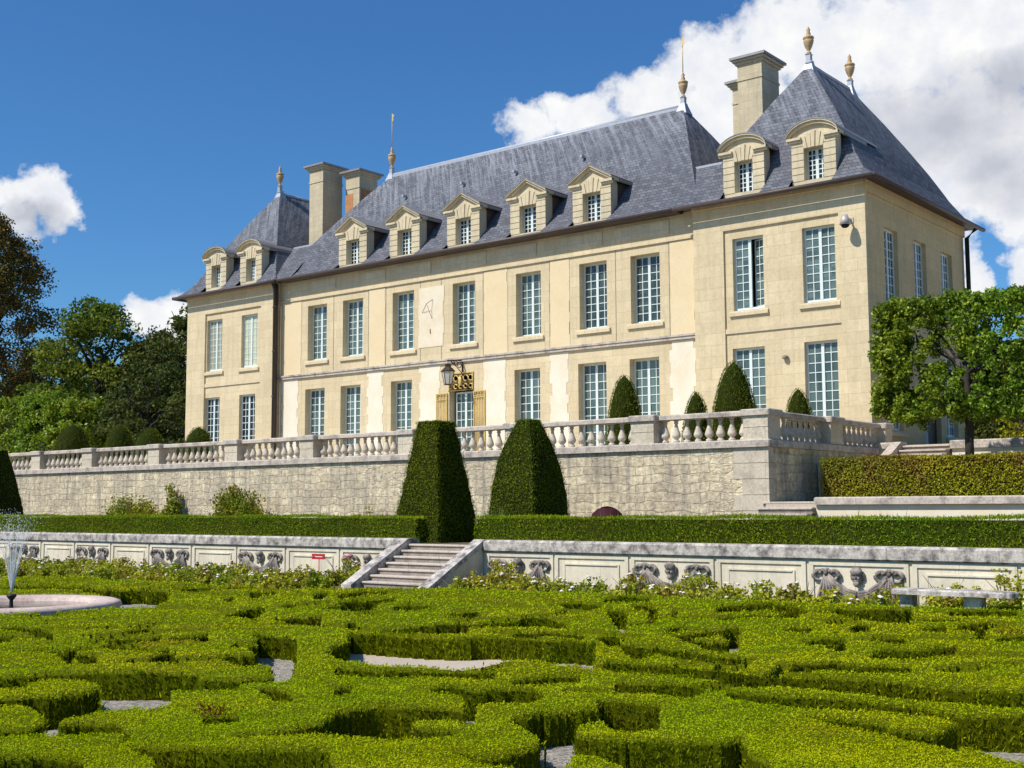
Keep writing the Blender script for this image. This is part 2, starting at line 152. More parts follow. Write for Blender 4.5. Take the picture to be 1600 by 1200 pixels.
        me.vertices.add(len(V)); me.vertices.foreach_set('co',V.astype(np.float32).ravel())
        me.loops.add(len(loops)); me.loops.foreach_set('vertex_index',loops.astype(np.int32))
        me.polygons.add(len(tot))
        st=np.concatenate([[0],np.cumsum(tot)[:-1]]) if len(tot) else np.array([],int)
        me.polygons.foreach_set('loop_start',st.astype(np.int32)); 
        me.polygons.foreach_set('material_index',mi.astype(np.int32)); me.polygons.foreach_set('use_smooth',sm)
        me.update(calc_edges=True); me.validate()
        for m in mats: me.materials.append(m)
        o=bpy.data.objects.new(name,me); COL.objects.link(o)
        if parent is not None:
            o.parent=parent; o['_w']=off.tolist()
        return tag(o,label,cat,group,kind)
def dup(root, delta):
    """copy of a thing with its parts and sub-parts"""
    r=root.copy(); COL.objects.link(r)
    r.location=Vector(root.location)+Vector(delta)
    if '_w' in root.keys(): r['_w']=[a+b for a,b in zip(list(root['_w']),delta)]
    for ch in list(root.children):
        c=ch.copy(); COL.objects.link(c); c.parent=r
        for g in list(ch.children):
            d=g.copy(); COL.objects.link(d); d.parent=c
    return r

def unit(a): return a/np.maximum(np.linalg.norm(a,axis=-1,keepdims=True),1e-9)
def blades(P, Nn, w, h, out=.5, up=.6, rnd=.5):
    """narrow kite-shaped shoots growing from points P with surface normals Nn"""
    n=len(P); P=np.asarray(P,float)
    d=unit(Nn*out+np.array([0,0,1.0])*up+RNG.normal(size=(n,3))*rnd)
    sd=unit(np.cross(d,unit(RNG.normal(size=(n,3)))))
    w=np.broadcast_to(np.asarray(w,float),(n,))*RNG.uniform(.7,1.3,n); h=np.broadcast_to(np.asarray(h,float),(n,))*RNG.uniform(.6,1.4,n)
    b=P-d*h[:,None]*.25
    return np.stack([b, b+d*h[:,None]*.5+sd*w[:,None]*.5, b+d*h[:,None], b+d*h[:,None]*.5-sd*w[:,None]*.5],1)
def leafcards(P, Nn, w, l, flat=.6):
    """leaf quads whose faces look roughly along Nn"""
    n=len(P); P=np.asarray(P,float)
    nn=unit(Nn*flat+RNG.normal(size=(n,3))*.6)
    a=unit(np.cross(nn,unit(RNG.normal(size=(n,3))))); b=np.cross(nn,a)
    w=np.broadcast_to(np.asarray(w,float),(n,))*RNG.uniform(.7,1.3,n)*.5; l=np.broadcast_to(np.asarray(l,float),(n,))*RNG.uniform(.7,1.3,n)*.5
    return np.stack([P-a*l[:,None],P+b*w[:,None]-a*l[:,None]*.1,P+a*l[:,None],P-b*w[:,None]-a*l[:,None]*.1],1)

# ------------------------------------------------------------------ material helpers
def newmat(name):
    m=bpy.data.materials.new(name); m.use_nodes=True; nt=m.node_tree; nt.nodes.clear(); return m,nt
def nd(nt,t,ins=None,**at):
    n=nt.nodes.new(t)
    for k,v in at.items(): setattr(n,k,v)
    for k,v in (ins or {}).items():
        s=n.inputs[k]
        if isinstance(v,bpy.types.NodeSocket): nt.links.new(v,s)
        else: s.default_value=v
    return n
def rgb(c): return (c[0],c[1],c[2],1)
def pos(nt): return nd(nt,'ShaderNodeNewGeometry').outputs['Position']
def noise(nt,vec,scale,detail=4,rough=.55):
    return nd(nt,'ShaderNodeTexNoise',{'Vector':vec,'Scale':scale,'Detail':detail,'Roughness':rough}).outputs['Fac']
def ramp(nt,fac,stops):
    r=nd(nt,'ShaderNodeValToRGB',{'Fac':fac}); e=r.color_ramp.elements
    while len(e)<len(stops): e.new(.5)
    for i,(p,c) in enumerate(stops):
        e[i].position=p; e[i].color=rgb(c) if hasattr(c,'__len__') else (c,c,c,1)
    return r.outputs['Color']
def mixc(nt,fac,a,b,mode='MIX'):
    n=nd(nt,'ShaderNodeMix',data_type='RGBA',blend_type=mode)
    for k,v in ((0,fac),(6,a),(7,b)):
        if isinstance(v,bpy.types.NodeSocket): nt.links.new(v,n.inputs[k])
        else: n.inputs[k].default_value = v if k==0 else rgb(v)
    return n.outputs[2]
def math_(nt,op,a,b=0.0,c=0.0):
    n=nd(nt,'ShaderNodeMath',operation=op)
    for i,v in enumerate((a,b,c)):
        if isinstance(v,bpy.types.NodeSocket): nt.links.new(v,n.inputs[i])
        else: n.inputs[i].default_value=v
    return n.outputs[0]
def facade_vec(nt):
    """(x+y, z, 0): runs along either face of an axis-aligned wall"""
    s=nd(nt,'ShaderNodeSeparateXYZ',{0:pos(nt)})
    a=math_(nt,'ADD',s.outputs[0],s.outputs[1])
    return nd(nt,'ShaderNodeCombineXYZ',{0:a,1:s.outputs[2],2:0.0}).outputs[0], s
def finish(nt,col,rough=.8,bump=None,bstr=.3,bdist=.02,spec=.3,**kw):
    p=nd(nt,'ShaderNodeBsdfPrincipled',{'Roughness':rough,'Specular IOR Level':spec})
    if isinstance(col,bpy.types.NodeSocket): nt.links.new(col,p.inputs['Base Color'])
    else: p.inputs['Base Color'].default_value=rgb(col)
    for k,v in kw.items():
        if isinstance(v,bpy.types.NodeSocket): nt.links.new(v,p.inputs[k])
        else: p.inputs[k].default_value=v
    if bump is not None:
        b=nd(nt,'ShaderNodeBump',{'Height':bump,'Strength':bstr,'Distance':bdist}); nt.links.new(b.outputs[0],p.inputs['Normal'])
    o=nd(nt,'ShaderNodeOutputMaterial'); nt.links.new(p.outputs[0],o.inputs[0]); return p

def stone(name, c1, c2, bw=.95, rh=.42, stain=.35, stainc=(.30,.26,.18), mortar=(.42,.36,.24), ms=.006, bump=.25):
    m,nt=newmat(name); v,s=facade_vec(nt)
    wob=nd(nt,'ShaderNodeTexNoise',{'Vector':v,'Scale':1.3,'Detail':3.0})
    br=nd(nt,'ShaderNodeTexBrick',{'Vector':v,'Color1':rgb(c1),'Color2':rgb(c2),'Mortar':rgb(mortar),'Scale':1.0,'Mortar Size':ms,'Mortar Smooth':.2,'Bias':-.1,'Brick Width':bw,'Row Height':rh},offset=.5,squash=1.0)
    n1=noise(nt,v,.55,6,.65); n2=noise(nt,pos(nt),9,5,.65)
    # vertical rain streaks
    st=nd(nt,'ShaderNodeMapping',{'Vector':v,'Scale':(2.2,.18,1)})
    n3=noise(nt,st.outputs[0],2.2,5,.6)
    c=mixc(nt,ramp(nt,n1,[(.35,0.0),(.75,1.0)]),br.outputs['Color'],tuple(.55*a+.45*b for a,b in zip(c1,stainc)))
    c=mixc(nt,math_(nt,'MULTIPLY',ramp(nt,n3,[(.46,0.0),(.74,1.0)]),stain),c,stainc)
    c=mixc(nt,.32,c,ramp(nt,n2,[(.3,(.62,.60,.56)),(.62,(1,1,1))]),'MULTIPLY')
    h=math_(nt,'ADD',math_(nt,'MULTIPLY',br.outputs['Fac'],-1.0),math_(nt,'MULTIPLY',n2,.35))
    finish(nt,c,.88,h,bump,.02,.2); return m
def plaster(name,c,dirty,amt=.4):
    m,nt=newmat(name); v,s=facade_vec(nt)
    n1=noise(nt,v,.9,6,.65); n2=noise(nt,pos(nt),14,4,.6)
    k=mixc(nt,math_(nt,'MULTIPLY',ramp(nt,n1,[(.42,0.0),(.72,1.0)]),amt),c,dirty)
    k=mixc(nt,.25,k,ramp(nt,n2,[(.3,(.75,.74,.72)),(.6,(1,1,1))]),'MULTIPLY')
    finish(nt,k,.9,n2,.12,.01,.2); return m
def rubble(name):
    m,nt=newmat(name); v,s=facade_vec(nt)
    w=nd(nt,'ShaderNodeTexNoise',{'Vector':v,'Scale':1.6,'Detail':3.0})
    vv=nd(nt,'ShaderNodeVectorMath',{0:v,1:nd(nt,'ShaderNodeVectorMath',{0:w.outputs['Color'],3:.28},operation='SCALE').outputs[0]},operation='ADD')
    mp=nd(nt,'ShaderNodeMapping',{'Vector':vv.outputs[0],'Scale':(3.4,6.2,1)})
    vo=nd(nt,'ShaderNodeTexVoronoi',{'Vector':mp.outputs[0],'Scale':1.0},feature='DISTANCE_TO_EDGE')
    vc=nd(nt,'ShaderNodeTexVoronoi',{'Vector':mp.outputs[0],'Scale':1.0},feature='F1')
    br=nd(nt,'ShaderNodeTexBrick',{'Vector':vv.outputs[0],'Color1':(0,0,0,1),'Color2':(1,1,1,1),'Mortar':(.2,.2,.2,1),'Scale':1.0,'Mortar Size':.018,'Mortar Smooth':.5,'Brick Width':.62,'Row Height':.27})
    big=noise(nt,v,.16,3,.5); sel=ramp(nt,big,[(.38,0.0),(.46,1.0)])
    edge=ramp(nt,vo.outputs['Distance'],[(.0,.35),(.13,1.0)])
    ebr=math_(nt,'SUBTRACT',1.0,br.outputs['Fac'])
    e0=mixc(nt,sel,edge,ebr)
    fade=ramp(nt,noise(nt,v,1.1,5,.7),[(.35,1.0),(.68,.50)])
    e=mixc(nt,fade,e0,(1,1,1))
    tone=mixc(nt,sel,vc.outputs['Color'],br.outputs['Color'])
    tone=nd(nt,'ShaderNodeSeparateColor',{0:tone}).outputs[0]
    base=ramp(nt,tone,[(0.0,(.64,.54,.375)),(.5,(.79,.675,.47)),(1.0,(.88,.77,.54))])
    c=mixc(nt,e,(.48,.42,.33),base)
    n1=noise(nt,v,.7,7,.7); n2=noise(nt,pos(nt),7,6,.7)
    c=mixc(nt,ramp(nt,n1,[(.42,0.0),(.62,.85)]),c,(.48,.415,.315))
    st=nd(nt,'ShaderNodeMapping',{'Vector':v,'Scale':(1.6,.15,1)})
    c=mixc(nt,ramp(nt,noise(nt,st.outputs[0],2.4,6,.6),[(.48,0.0),(.66,.75)]),c,(.33,.295,.25))
    c=mixc(nt,.9,c,ramp(nt,n2,[(.30,(.50,.49,.47)),(.60,(1.12,1.11,1.08))]),'MULTIPLY')
    h=math_(nt,'ADD',math_(nt,'MULTIPLY',e0,.5),math_(nt,'MULTIPLY',n2,1.1))
    finish(nt,c,.92,h,.9,.06,.1); return m
def weathered(name,light,dark,sc=3.0,lo=.40,hi=.62,bump=.3):
    m,nt=newmat(name); p=pos(nt)
    n1=noise(nt,p,sc,8,.68); n2=noise(nt,p,sc*7,5,.7)
    sp=nd(nt,'ShaderNodeSeparateXYZ',{0:p})
    j=nd(nt,'ShaderNodeTexBrick',{'Vector':nd(nt,'ShaderNodeCombineXYZ',{0:math_(nt,'ADD',sp.outputs[0],sp.outputs[1]),1:0.5,2:0.0}).outputs[0],'Color1':(1,1,1,1),'Color2':(.86,.86,.86,1),'Mortar':(.4,.4,.4,1),'Scale':1.0,'Mortar Size':.006,'Brick Width':1.15,'Row Height':50.0},offset=0.0)
    c=mixc(nt,ramp(nt,n1,[(lo,0.0),(hi,1.0)]),light,dark)
    c=mixc(nt,.8,c,ramp(nt,n2,[(.3,(.6,.6,.6)),(.6,(1.05,1.05,1.05))]),'MULTIPLY')
    c=mixc(nt,.7,c,j.outputs['Color'],'MULTIPLY')
    finish(nt,c,.92,n2,bump,.02,.15); return m
def slate(name):
    m,nt=newmat(name); v,s=facade_vec(nt)
    br=nd(nt,'ShaderNodeTexBrick',{'Vector':v,'Color1':rgb((.095,.10,.118)),'Color2':rgb((.175,.182,.205)),'Mortar':rgb((.035,.037,.045)),'Scale':1.0,'Mortar Size':.011,'Mortar Smooth':.3,'Brick Width':.26,'Row Height':.145})
    st=nd(nt,'ShaderNodeMapping',{'Vector':v,'Scale':(3.2,.36,1),'Rotation':(0,0,rad(-16))})
    n1=noise(nt,st.outputs[0],1.5,7,.68); n2=noise(nt,v,.35,3,.5); n3=noise(nt,pos(nt),6,5,.7)
    hz=ramp(nt,math_(nt,'MULTIPLY_ADD',s.outputs[2],.25,-3.2),[(0.0,.05),(.5,.55),(1.0,1.0)])
    f=math_(nt,'MULTIPLY',ramp(nt,n1,[(.45,0.0),(.60,1.0)]),hz)
    c=mixc(nt,math_(nt,'MULTIPLY',f,.6),br.outputs['Color'],(.38,.40,.45))
    c=mixc(nt,ramp(nt,n2,[(.4,0.0),(.7,.4)]),c,(.12,.12,.145))
    c=mixc(nt,.6,c,ramp(nt,n3,[(.3,(.7,.7,.7)),(.6,(1.05,1.05,1.05))]),'MULTIPLY')
    h=math_(nt,'SUBTRACT',math_(nt,'MULTIPLY',n3,.3),br.outputs['Fac'])
    finish(nt,c,.75,h,.35,.015,.12); return m
def plain(name,c,rough=.6,metal=0.0,var=.2,sc=8.0,spec=.4):
    m,nt=newmat(name); n=noise(nt,pos(nt),sc,5,.65)
    k=mixc(nt,var,c,ramp(nt,n,[(.3,(.45,.45,.45)),(.65,(1.15,1.15,1.15))]),'MULTIPLY')
    finish(nt,k,rough,n,.08,.01,spec,Metallic=metal); return m
def foliage(name,cols,clump=1.2,trans=.35,rough=.8,dark=.55,csc=(.8,1.25),spec=.25,brown=None,warm=None):
    """leaf material: each leaf (mesh island) its own tone, drifting with larger clumps"""
    m,nt=newmat(name); g=nd(nt,'ShaderNodeNewGeometry')
    n1=noise(nt,g.outputs['Position'],clump,4,.6)
    f=math_(nt,'ADD',math_(nt,'MULTIPLY',g.outputs['Random Per Island'],.6),math_(nt,'MULTIPLY',math_(nt,'SUBTRACT',n1,.25),.8))
    k=len(cols)
    c=ramp(nt,f,[(.12+.76*i/(k-1),cc) for i,cc in enumerate(cols)])
    if brown:
        n2=noise(nt,g.outputs['Position'],brown[1],3,.6)
        c=mixc(nt,ramp(nt,n2,[(brown[2],0.0),(brown[2]+.12,brown[3])]),c,brown[0])
    n3=noise(nt,g.outputs['Position'],clump*.33,3,.6)
    c=mixc(nt,ramp(nt,n3,[(.38,0.0),(.62,1.0)]),c,mixc(nt,1.0,c,(.70,.92,.9),'MULTIPLY'))
    d=nd(nt,'ShaderNodeBsdfPrincipled',{'Base Color':c,'Roughness':rough,'Specular IOR Level':spec})
    t=nd(nt,'ShaderNodeBsdfTranslucent',{'Color':mixc(nt,.5,c,(1.0,1.1,.35),'MULTIPLY')})
    x=nd(nt,'ShaderNodeMixShader',{0:trans,1:d.outputs[0],2:t.outputs[0]})
    o=nd(nt,'ShaderNodeOutputMaterial'); nt.links.new(x.outputs[0],o.inputs[0]); return m
# ------------------------------------------------------------------ materials
M={}
M['ashlar']=stone('ashlar limestone',(.765,.635,.41),(.655,.53,.33),stain=.32,stainc=(.42,.33,.20))
M['ashlar_bounce']=stone('limestone with bounce tint',(.74,.55,.28),(.68,.50,.25),stain=.3)  # same limestone; warm bounced light on the shaded side is put into its colour
M['ashlar_trim']=stone('dressed limestone',(.77,.64,.425),(.70,.575,.37),bw=.62,rh=.31,stain=.3,stainc=(.36,.30,.21))
M['chimney_stone']=stone('chimney stone',(.66,.56,.38),(.57,.48,.33),bw=.55,rh=.27,stain=.4)
M['dormer_stone']=stone('dormer stone',(.75,.64,.43),(.71,.60,.40),bw=5,rh=5,stain=.4,stainc=(.34,.28,.20))
M['plaster_white']=plaster('white lime plaster',(.795,.725,.585),(.74,.63,.44),.85)
M['plaster_tan']=plaster('tan lime plaster',(.755,.615,.39),(.72,.56,.335),.8)
M['plaster_worn']=plaster('worn white plaster',(.78,.695,.53),(.70,.56,.38),.85)
M['rubble']=rubble('old rubble masonry')
M['coping']=weathered('lichen grey coping',(.64,.585,.52),(.15,.13,.13),3.4,.42,.63)
M['rail']=weathered('weathered limestone rail',(.62,.54,.45),(.27,.235,.215),2.2,.46,.68)
M['quoin']=weathered('pale quoin stone',(.66,.57,.44),(.40,.35,.28),2.6,.45,.72)
M['pier']=weathered('pale pier stone',(.68,.59,.45),(.42,.37,.30),2.0,.52,.78)
M['baluster']=weathered('weathered limestone baluster',(.66,.58,.47),(.34,.29,.25),3.0,.50,.75)
M['panel']=stone('pale panel stone',(.83,.745,.58),(.78,.69,.53),bw=1.1,rh=2.0,stain=.35,stainc=(.36,.32,.26),mortar=(.5,.44,.35))
M['relief']=weathered('dark weathered carving',(.48,.42,.36),(.12,.10,.10),5.0,.34,.66)
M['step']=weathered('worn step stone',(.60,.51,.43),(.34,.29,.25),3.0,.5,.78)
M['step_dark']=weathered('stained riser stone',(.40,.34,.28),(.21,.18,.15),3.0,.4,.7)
M['slate']=slate('blue grey slate')
M['lead']=plain('pale lead sheet',(.42,.44,.48),.5,.2,.35)
M['zinc']=plain('zinc edging',(.30,.28,.27),.5,.3,.4)
M['gutter']=plain('brown painted gutter',(.085,.06,.052),.5,.1,.3)
M['pipe']=plain('dark brown pipe',(.05,.037,.032),.5,.1,.3)
M['pipe_green']=plain('dark green pipe',(.02,.035,.03),.5,.1,.3)
M['paint']=plain('pale blue white window paint',(.70,.76,.73),.45,0,.1)
M['gilt']=plain('gilded iron',(.70,.50,.17),.5,.25,.5,14)
M['gilt_dark']=plain('darkened gilded iron',(.26,.17,.06),.5,.4,.5,14)
M['iron']=plain('brown black iron',(.06,.045,.035),.55,.5,.4)
M['terracotta']=plain('terracotta urn',(.50,.34,.17),.6,0,.4,12)
M['brick']=plain('red brick',(.50,.23,.10),.9,0,.5,6)
M['metal_grey']=plain('pale grey metal',(.50,.45,.42),.45,.2,.2)
M['red_sign']=plain('red enamel sign',(.50,.02,.03),.4,0,.1)
M['white_mark']=plain('white enamel mark',(.8,.78,.76),.5,0,.1)
M['dark']=plain('dark interior',(.012,.012,.013),.9,0,.1)
M['door_green']=plain('pale green door paint',(.36,.44,.40),.5,0,.2)
def glass(name,c,c2):
    m,nt=newmat(name); v,s=facade_vec(nt)
    br=nd(nt,'ShaderNodeTexBrick',{'Vector':v,'Color1':(0,0,0,1),'Color2':(1,1,1,1),'Mortar':(.5,.5,.5,1),'Scale':1.0,'Mortar Size':0.0,'Brick Width':.31,'Row Height':.33},offset=0.0)
    n=noise(nt,v,.8,3,.5)
    f=math_(nt,'ADD',math_(nt,'MULTIPLY',nd(nt,'ShaderNodeSeparateColor',{0:br.outputs[0]}).outputs[0],.5),math_(nt,'MULTIPLY',n,.6))
    k=ramp(nt,f,[(.2,c),(.85,c2)])
    oi=nd(nt,'ShaderNodeObjectInfo').outputs['Random']
    k=mixc(nt,ramp(nt,oi,[(.4,0.0),(.9,.75)]),k,mixc(nt,1.0,k,(.28,.27,.27),'MULTIPLY'))
    finish(nt,k,.05,noise(nt,v,3.2,3,.6),.10,.03,.45,**{'Coat Weight':.15,'Coat Roughness':.03}); return m
M['glass']=glass('old window glass',(.05,.082,.075),(.145,.205,.18))
M['glass_blind']=glass('window glass over cream blinds',(.50,.53,.36),(.60,.62,.44))
M['glass_dark']=glass('dark window glass',(.008,.012,.015),(.03,.04,.045))
M['glass_lamp']=plain('milky lantern glass',(.55,.52,.46),.15,0,.2)
# foliage
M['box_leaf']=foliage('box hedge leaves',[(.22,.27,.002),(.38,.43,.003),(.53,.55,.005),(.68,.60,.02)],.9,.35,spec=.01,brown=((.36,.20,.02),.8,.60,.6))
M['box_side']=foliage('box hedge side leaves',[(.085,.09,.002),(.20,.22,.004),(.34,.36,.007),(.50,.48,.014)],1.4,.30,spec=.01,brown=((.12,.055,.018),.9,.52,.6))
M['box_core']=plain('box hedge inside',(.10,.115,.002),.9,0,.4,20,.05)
M['withered']=foliage('withered box leaves',[(.14,.03,.01),(.24,.06,.015),(.30,.12,.03)],2,.2,spec=.08)
M['yew']=foliage('clipped yew',[(.05,.065,.004),(.105,.125,.007),(.165,.185,.010),(.24,.235,.022)],1.1,.06,spec=.01,brown=((.12,.075,.02),1.3,.64,.5))
M['yew_core']=plain('yew inside',(.022,.03,.005),.9,0,.4,20,.05)
M['hedge']=foliage('clipped hedge leaves',[(.10,.15,.006),(.22,.30,.008),(.34,.41,.012),(.48,.46,.025)],.45,.3,spec=.08,brown=((.28,.20,.02),.35,.56,.6))
M['hedge_core']=plain('hedge inside',(.035,.045,.005),.9,0,.4,20,.05)
M['hornbeam']=foliage('yellowing hornbeam leaves',[(.14,.12,.008),(.30,.27,.012),(.45,.40,.02),(.60,.55,.07)],.8,.3,spec=.1,brown=((.34,.19,.05),.5,.50,.7))
M['hornbeam_core']=plain('hornbeam inside',(.05,.034,.012),.9,0,.4,20,.05)
M['lime']=foliage('lime leaves',[(.05,.075,.008),(.15,.21,.012),(.30,.36,.022),(.54,.56,.07)],1.0,.38,.45,spec=.3)
M['tree_green']=foliage('green tree leaves',[(.04,.055,.007),(.11,.14,.012),(.20,.23,.022),(.31,.32,.04)],.35,.3)
M['tree_dark']=foliage('dark tree leaves',[(.022,.03,.007),(.062,.075,.012),(.11,.118,.02),(.17,.17,.04)],.35,.25)
M['tree_brown']=foliage('reddish tree leaves',[(.05,.038,.010),(.12,.08,.017),(.19,.12,.026),(.20,.19,.045)],.3,.3)
M['rose_leaf']=foliage('rose leaves',[(.16,.17,.012),(.36,.35,.02),(.54,.49,.04),(.70,.63,.12)],1.5,.35,spec=.1,brown=((.38,.18,.06),1.2,.54,.6))
M['shrub_leaf']=foliage('wall shrub leaves',[(.10,.11,.012),(.24,.24,.022),(.38,.36,.035),(.50,.42,.08)],1.5,.35,spec=.1,brown=((.28,.12,.035),1.0,.52,.6))
M['iris']=foliage('blade leaves',[(.05,.075,.012),(.12,.15,.03),(.20,.22,.06)],2,.3)
M['redshrub']=foliage('dark red shrub leaves',[(.03,.006,.010),(.07,.012,.02),(.11,.03,.035)],2,.2)
M['petal_white']=plain('white petals',(.80,.74,.68),.6,0,.1)
M['petal_cream']=plain('cream pink petals',(.78,.58,.52),.6,0,.1)
M['petal_pink']=plain('pink petals',(.75,.20,.36),.6,0,.1)
M['bark']=plain('dark bark',(.045,.036,.030),.9,0,.5,6)
M['bark_grey']=plain('grey branch bark',(.16,.13,.10),.9,0,.5,6)
def ground_mat(name,c1,c2,scale,bump=.5):
    m,nt=newmat(name); p=pos(nt)
    vo=nd(nt,'ShaderNodeTexVoronoi',{'Vector':p,'Scale':scale},feature='F1')
    n=noise(nt,p,.6,5,.6); n2=noise(nt,p,scale*.7,4,.7)
    t=nd(nt,'ShaderNodeSeparateColor',{0:vo.outputs['Color']}).outputs[0]
    c=mixc(nt,t,c1,c2); c=mixc(nt,.5,c,ramp(nt,n,[(.3,(.75,.75,.75)),(.7,(1.05,1.05,1.05))]),'MULTIPLY')
    finish(nt,c,.95,math_(nt,'ADD',vo.outputs['Distance'],n2),bump,.02,.2); return m
M['gravel']=ground_mat('grey gravel',(.15,.135,.115),(.47,.425,.37),34)
M['sand']=ground_mat('sandy path',(.46,.38,.29),(.62,.54,.43),60,.3)
M['court']=ground_mat('pale courtyard gravel',(.50,.44,.34),(.66,.59,.47),45,.3)
M['soil']=ground_mat('bed soil',(.10,.075,.045),(.19,.15,.09),20)
M['pinkstone']=weathered('pinkish basin stone',(.66,.53,.46),(.52,.36,.33),1.6,.45,.8,.15)
m,nt=newmat('basin water'); finish(nt,(.03,.045,.04),.05,noise(nt,pos(nt),6,3,.5),.3,.02,.5); M['water']=m
m,nt=newmat('falling water')
_p=nd(nt,'ShaderNodeBsdfPrincipled',{'Base Color':(.9,.93,.95,1),'Roughness':.15,'Alpha':.55,'Specular IOR Level':.6})
_o=nd(nt,'ShaderNodeOutputMaterial'); nt.links.new(_p.outputs[0],_o.inputs[0]); M['spray']=m

# ------------------------------------------------------------------ camera (eye at the world origin; garden floor at z = -2.1)
cam_d=bpy.data.cameras.new('camera'); cam=bpy.data.objects.new('camera',cam_d); COL.objects.link(cam); scene.camera=cam
rx=Vector((0.778386,0.627771,-0.004348)); up=Vector((0.065554,-0.07439,0.995072)); fw=Vector((-0.624354,0.774835,0.099057))
mw=Matrix((rx,up,-fw)).transposed().to_4x4(); cam.matrix_world=mw
cam_d.sensor_width=36; cam_d.sensor_fit='HORIZONTAL'; cam_d.lens=1940.76/1600*36; cam_d.clip_end=3000; cam_d.clip_start=.1

# ------------------------------------------------------------------ sky and sun
SUN=Vector((-.36,-.80,1.0)).normalized()
sl=bpy.data.lights.new('sun','SUN'); so=bpy.data.objects.new('sun',sl); COL.objects.link(so)
sl.energy=5.0; sl.angle=rad(.5); sl.color=(1.0,.94,.84); so.rotation_euler=(-SUN).to_track_quat('-Z','Y').to_euler(); so.location=(-20,-20,40)
w=bpy.data.worlds.new('World'); scene.world=w; w.use_nodes=True; nt=w.node_tree; nt.nodes.clear()
sky=nd(nt,'ShaderNodeTexSky',sky_type='NISHITA',sun_disc=False,sun_elevation=math.asin(SUN.z),sun_rotation=math.atan2(SUN.x,SUN.y),air_density=1.0,dust_density=.6,ozone_density=2.5)
tc=nd(nt,'ShaderNodeTexCoord').outputs['Generated']
sp=nd(nt,'ShaderNodeSeparateXYZ',{0:tc})
az=math_(nt,'MULTIPLY',math_(nt,'ARCTAN2',math_(nt,'MULTIPLY',sp.outputs[0],-1.0),sp.outputs[1]),180/math.pi)
el=math_(nt,'MULTIPLY',math_(nt,'ARCSINE',sp.outputs[2]),180/math.pi)
ae=nd(nt,'ShaderNodeCombineXYZ',{0:az,1:el,2:0.0}).outputs[0]
def wnoise(scale,detail,rough=.6,off=(0,0,0)):
    mp=nd(nt,'ShaderNodeMapping',{'Vector':ae,'Location':off})
    return nd(nt,'ShaderNodeTexNoise',{'Vector':mp.outputs[0],'Scale':scale,'Detail':detail,'Roughness':rough})
wa=wnoise(.28,7,.62)
wsh=nd(nt,'ShaderNodeVectorMath',{0:wa.outputs['Color'],1:(.5,.5,.5)},operation='SUBTRACT')
wsc=nd(nt,'ShaderNodeVectorMath',{0:wsh.outputs[0],3:3.2},operation='SCALE')
aew=nd(nt,'ShaderNodeVectorMath',{0:ae,1:wsc.outputs[0]},operation='ADD').outputs[0]
def blobs(lst,vec):
    acc=None
    for (a,e,ra,re) in lst:
        s=nd(nt,'ShaderNodeVectorMath',{0:vec,1:(a,e,0)},operation='SUBTRACT')
        q=nd(nt,'ShaderNodeVectorMath',{0:s.outputs[0],1:(1/ra,1/re,0)},operation='MULTIPLY')
        l=nd(nt,'ShaderNodeVectorMath',{0:q.outputs[0]},operation='LENGTH').outputs['Value']
        v=math_(nt,'SUBTRACT',1.0,l)
        acc=v if acc is None else math_(nt,'SMOOTH_MAX',acc,v,.15)
    return acc
fine=wnoise(.75,9,.6,(3,7,0)).outputs['Fac']
dens=math_(nt,'ADD',blobs(CLOUDS,aew),math_(nt,'MULTIPLY',math_(nt,'SUBTRACT',fine,.5),1.25))
alpha=ramp(nt,dens,[(0.0,0.0),(.10,.28),(.24,.72),(.42,1.0)])
grey=math_(nt,'ADD',blobs(GREYS,aew),math_(nt,'MULTIPLY',math_(nt,'SUBTRACT',wnoise(.22,6,.6,(11,2,0)).outputs['Fac'],.5),1.6))
shade=ramp(nt,grey,[(-.1,0.0),(.85,1.0)])
puff=wnoise(.5,7,.6,(5,1,0)).outputs['Fac']
white=mixc(nt,ramp(nt,puff,[(.35,0.0),(.65,1.0)]),(8.0,8.3,9.0),(9.9,9.9,9.8))
ccol=mixc(nt,shade,white,(5.3,5.55,6.3))
hs=nd(nt,'ShaderNodeHueSaturation',{'Hue':.5,'Saturation':1.12,'Value':1.0,'Color':sky.outputs[0]})
skyc=mixc(nt,1.0,hs.outputs[0],SKYMUL,'MULTIPLY')
tot=mixc(nt,alpha,skyc,ccol)
bg=nd(nt,'ShaderNodeBackground',{'Color':tot,'Strength':.10}); wo=nd(nt,'ShaderNodeOutputWorld'); nt.links.new(bg.outputs[0],wo.inputs[0])
scene.view_settings.view_transform='Standard'; scene.view_settings.look='None'; scene.view_settings.exposure=0; scene.view_settings.gamma=1
scene.cycles.max_bounces=5; scene.cycles.diffuse_bounces=3; scene.cycles.transmission_bounces=3; scene.cycles.transparent_max_bounces=8; scene.cycles.use_denoising=True; scene.cycles.adaptive_threshold=.02

# ------------------------------------------------------------------ levels of ground
GZ=-2.18
def sheet(name,x0,x1,y0,y1,z,m,depth=None):
    b=MB()
    if depth is None: b.quad((x0,y0,z),(x1,y0,z),(x1,y1,z),(x0,y1,z))
    else: b.box(x0,x1,y0,y1,z-depth,z)
    return b.build(name,m,kind='structure')
sheet('ground',-1500,1500,-1500,1500,GZ-.004,M['gravel'])
b=MB(); b.add([(x,y,GZ+.004) for x,y in SAND],[tuple(range(len(SAND)-1,-1,-1))]); b.build('sandy_path',M['sand'],kind='structure')
sheet('soil_bed',-60,8,20.5,25.38,GZ+.001,M['soil'])
sheet('lower_terrace_ground',-90,30,25.45,31.2,-.98,M['soil'],1.5)
sheet('middle_terrace_ground',-15.9,30,30.7,34.2,.13,M['sand'],1.0)
sheet('upper_terrace_ground',-140,-16.0,31.3,140,1.70,M['court'],3.5)
sheet('east_terrace_ground',-15.9,40,34.0,38.6,1.22,M['court'],2.2)
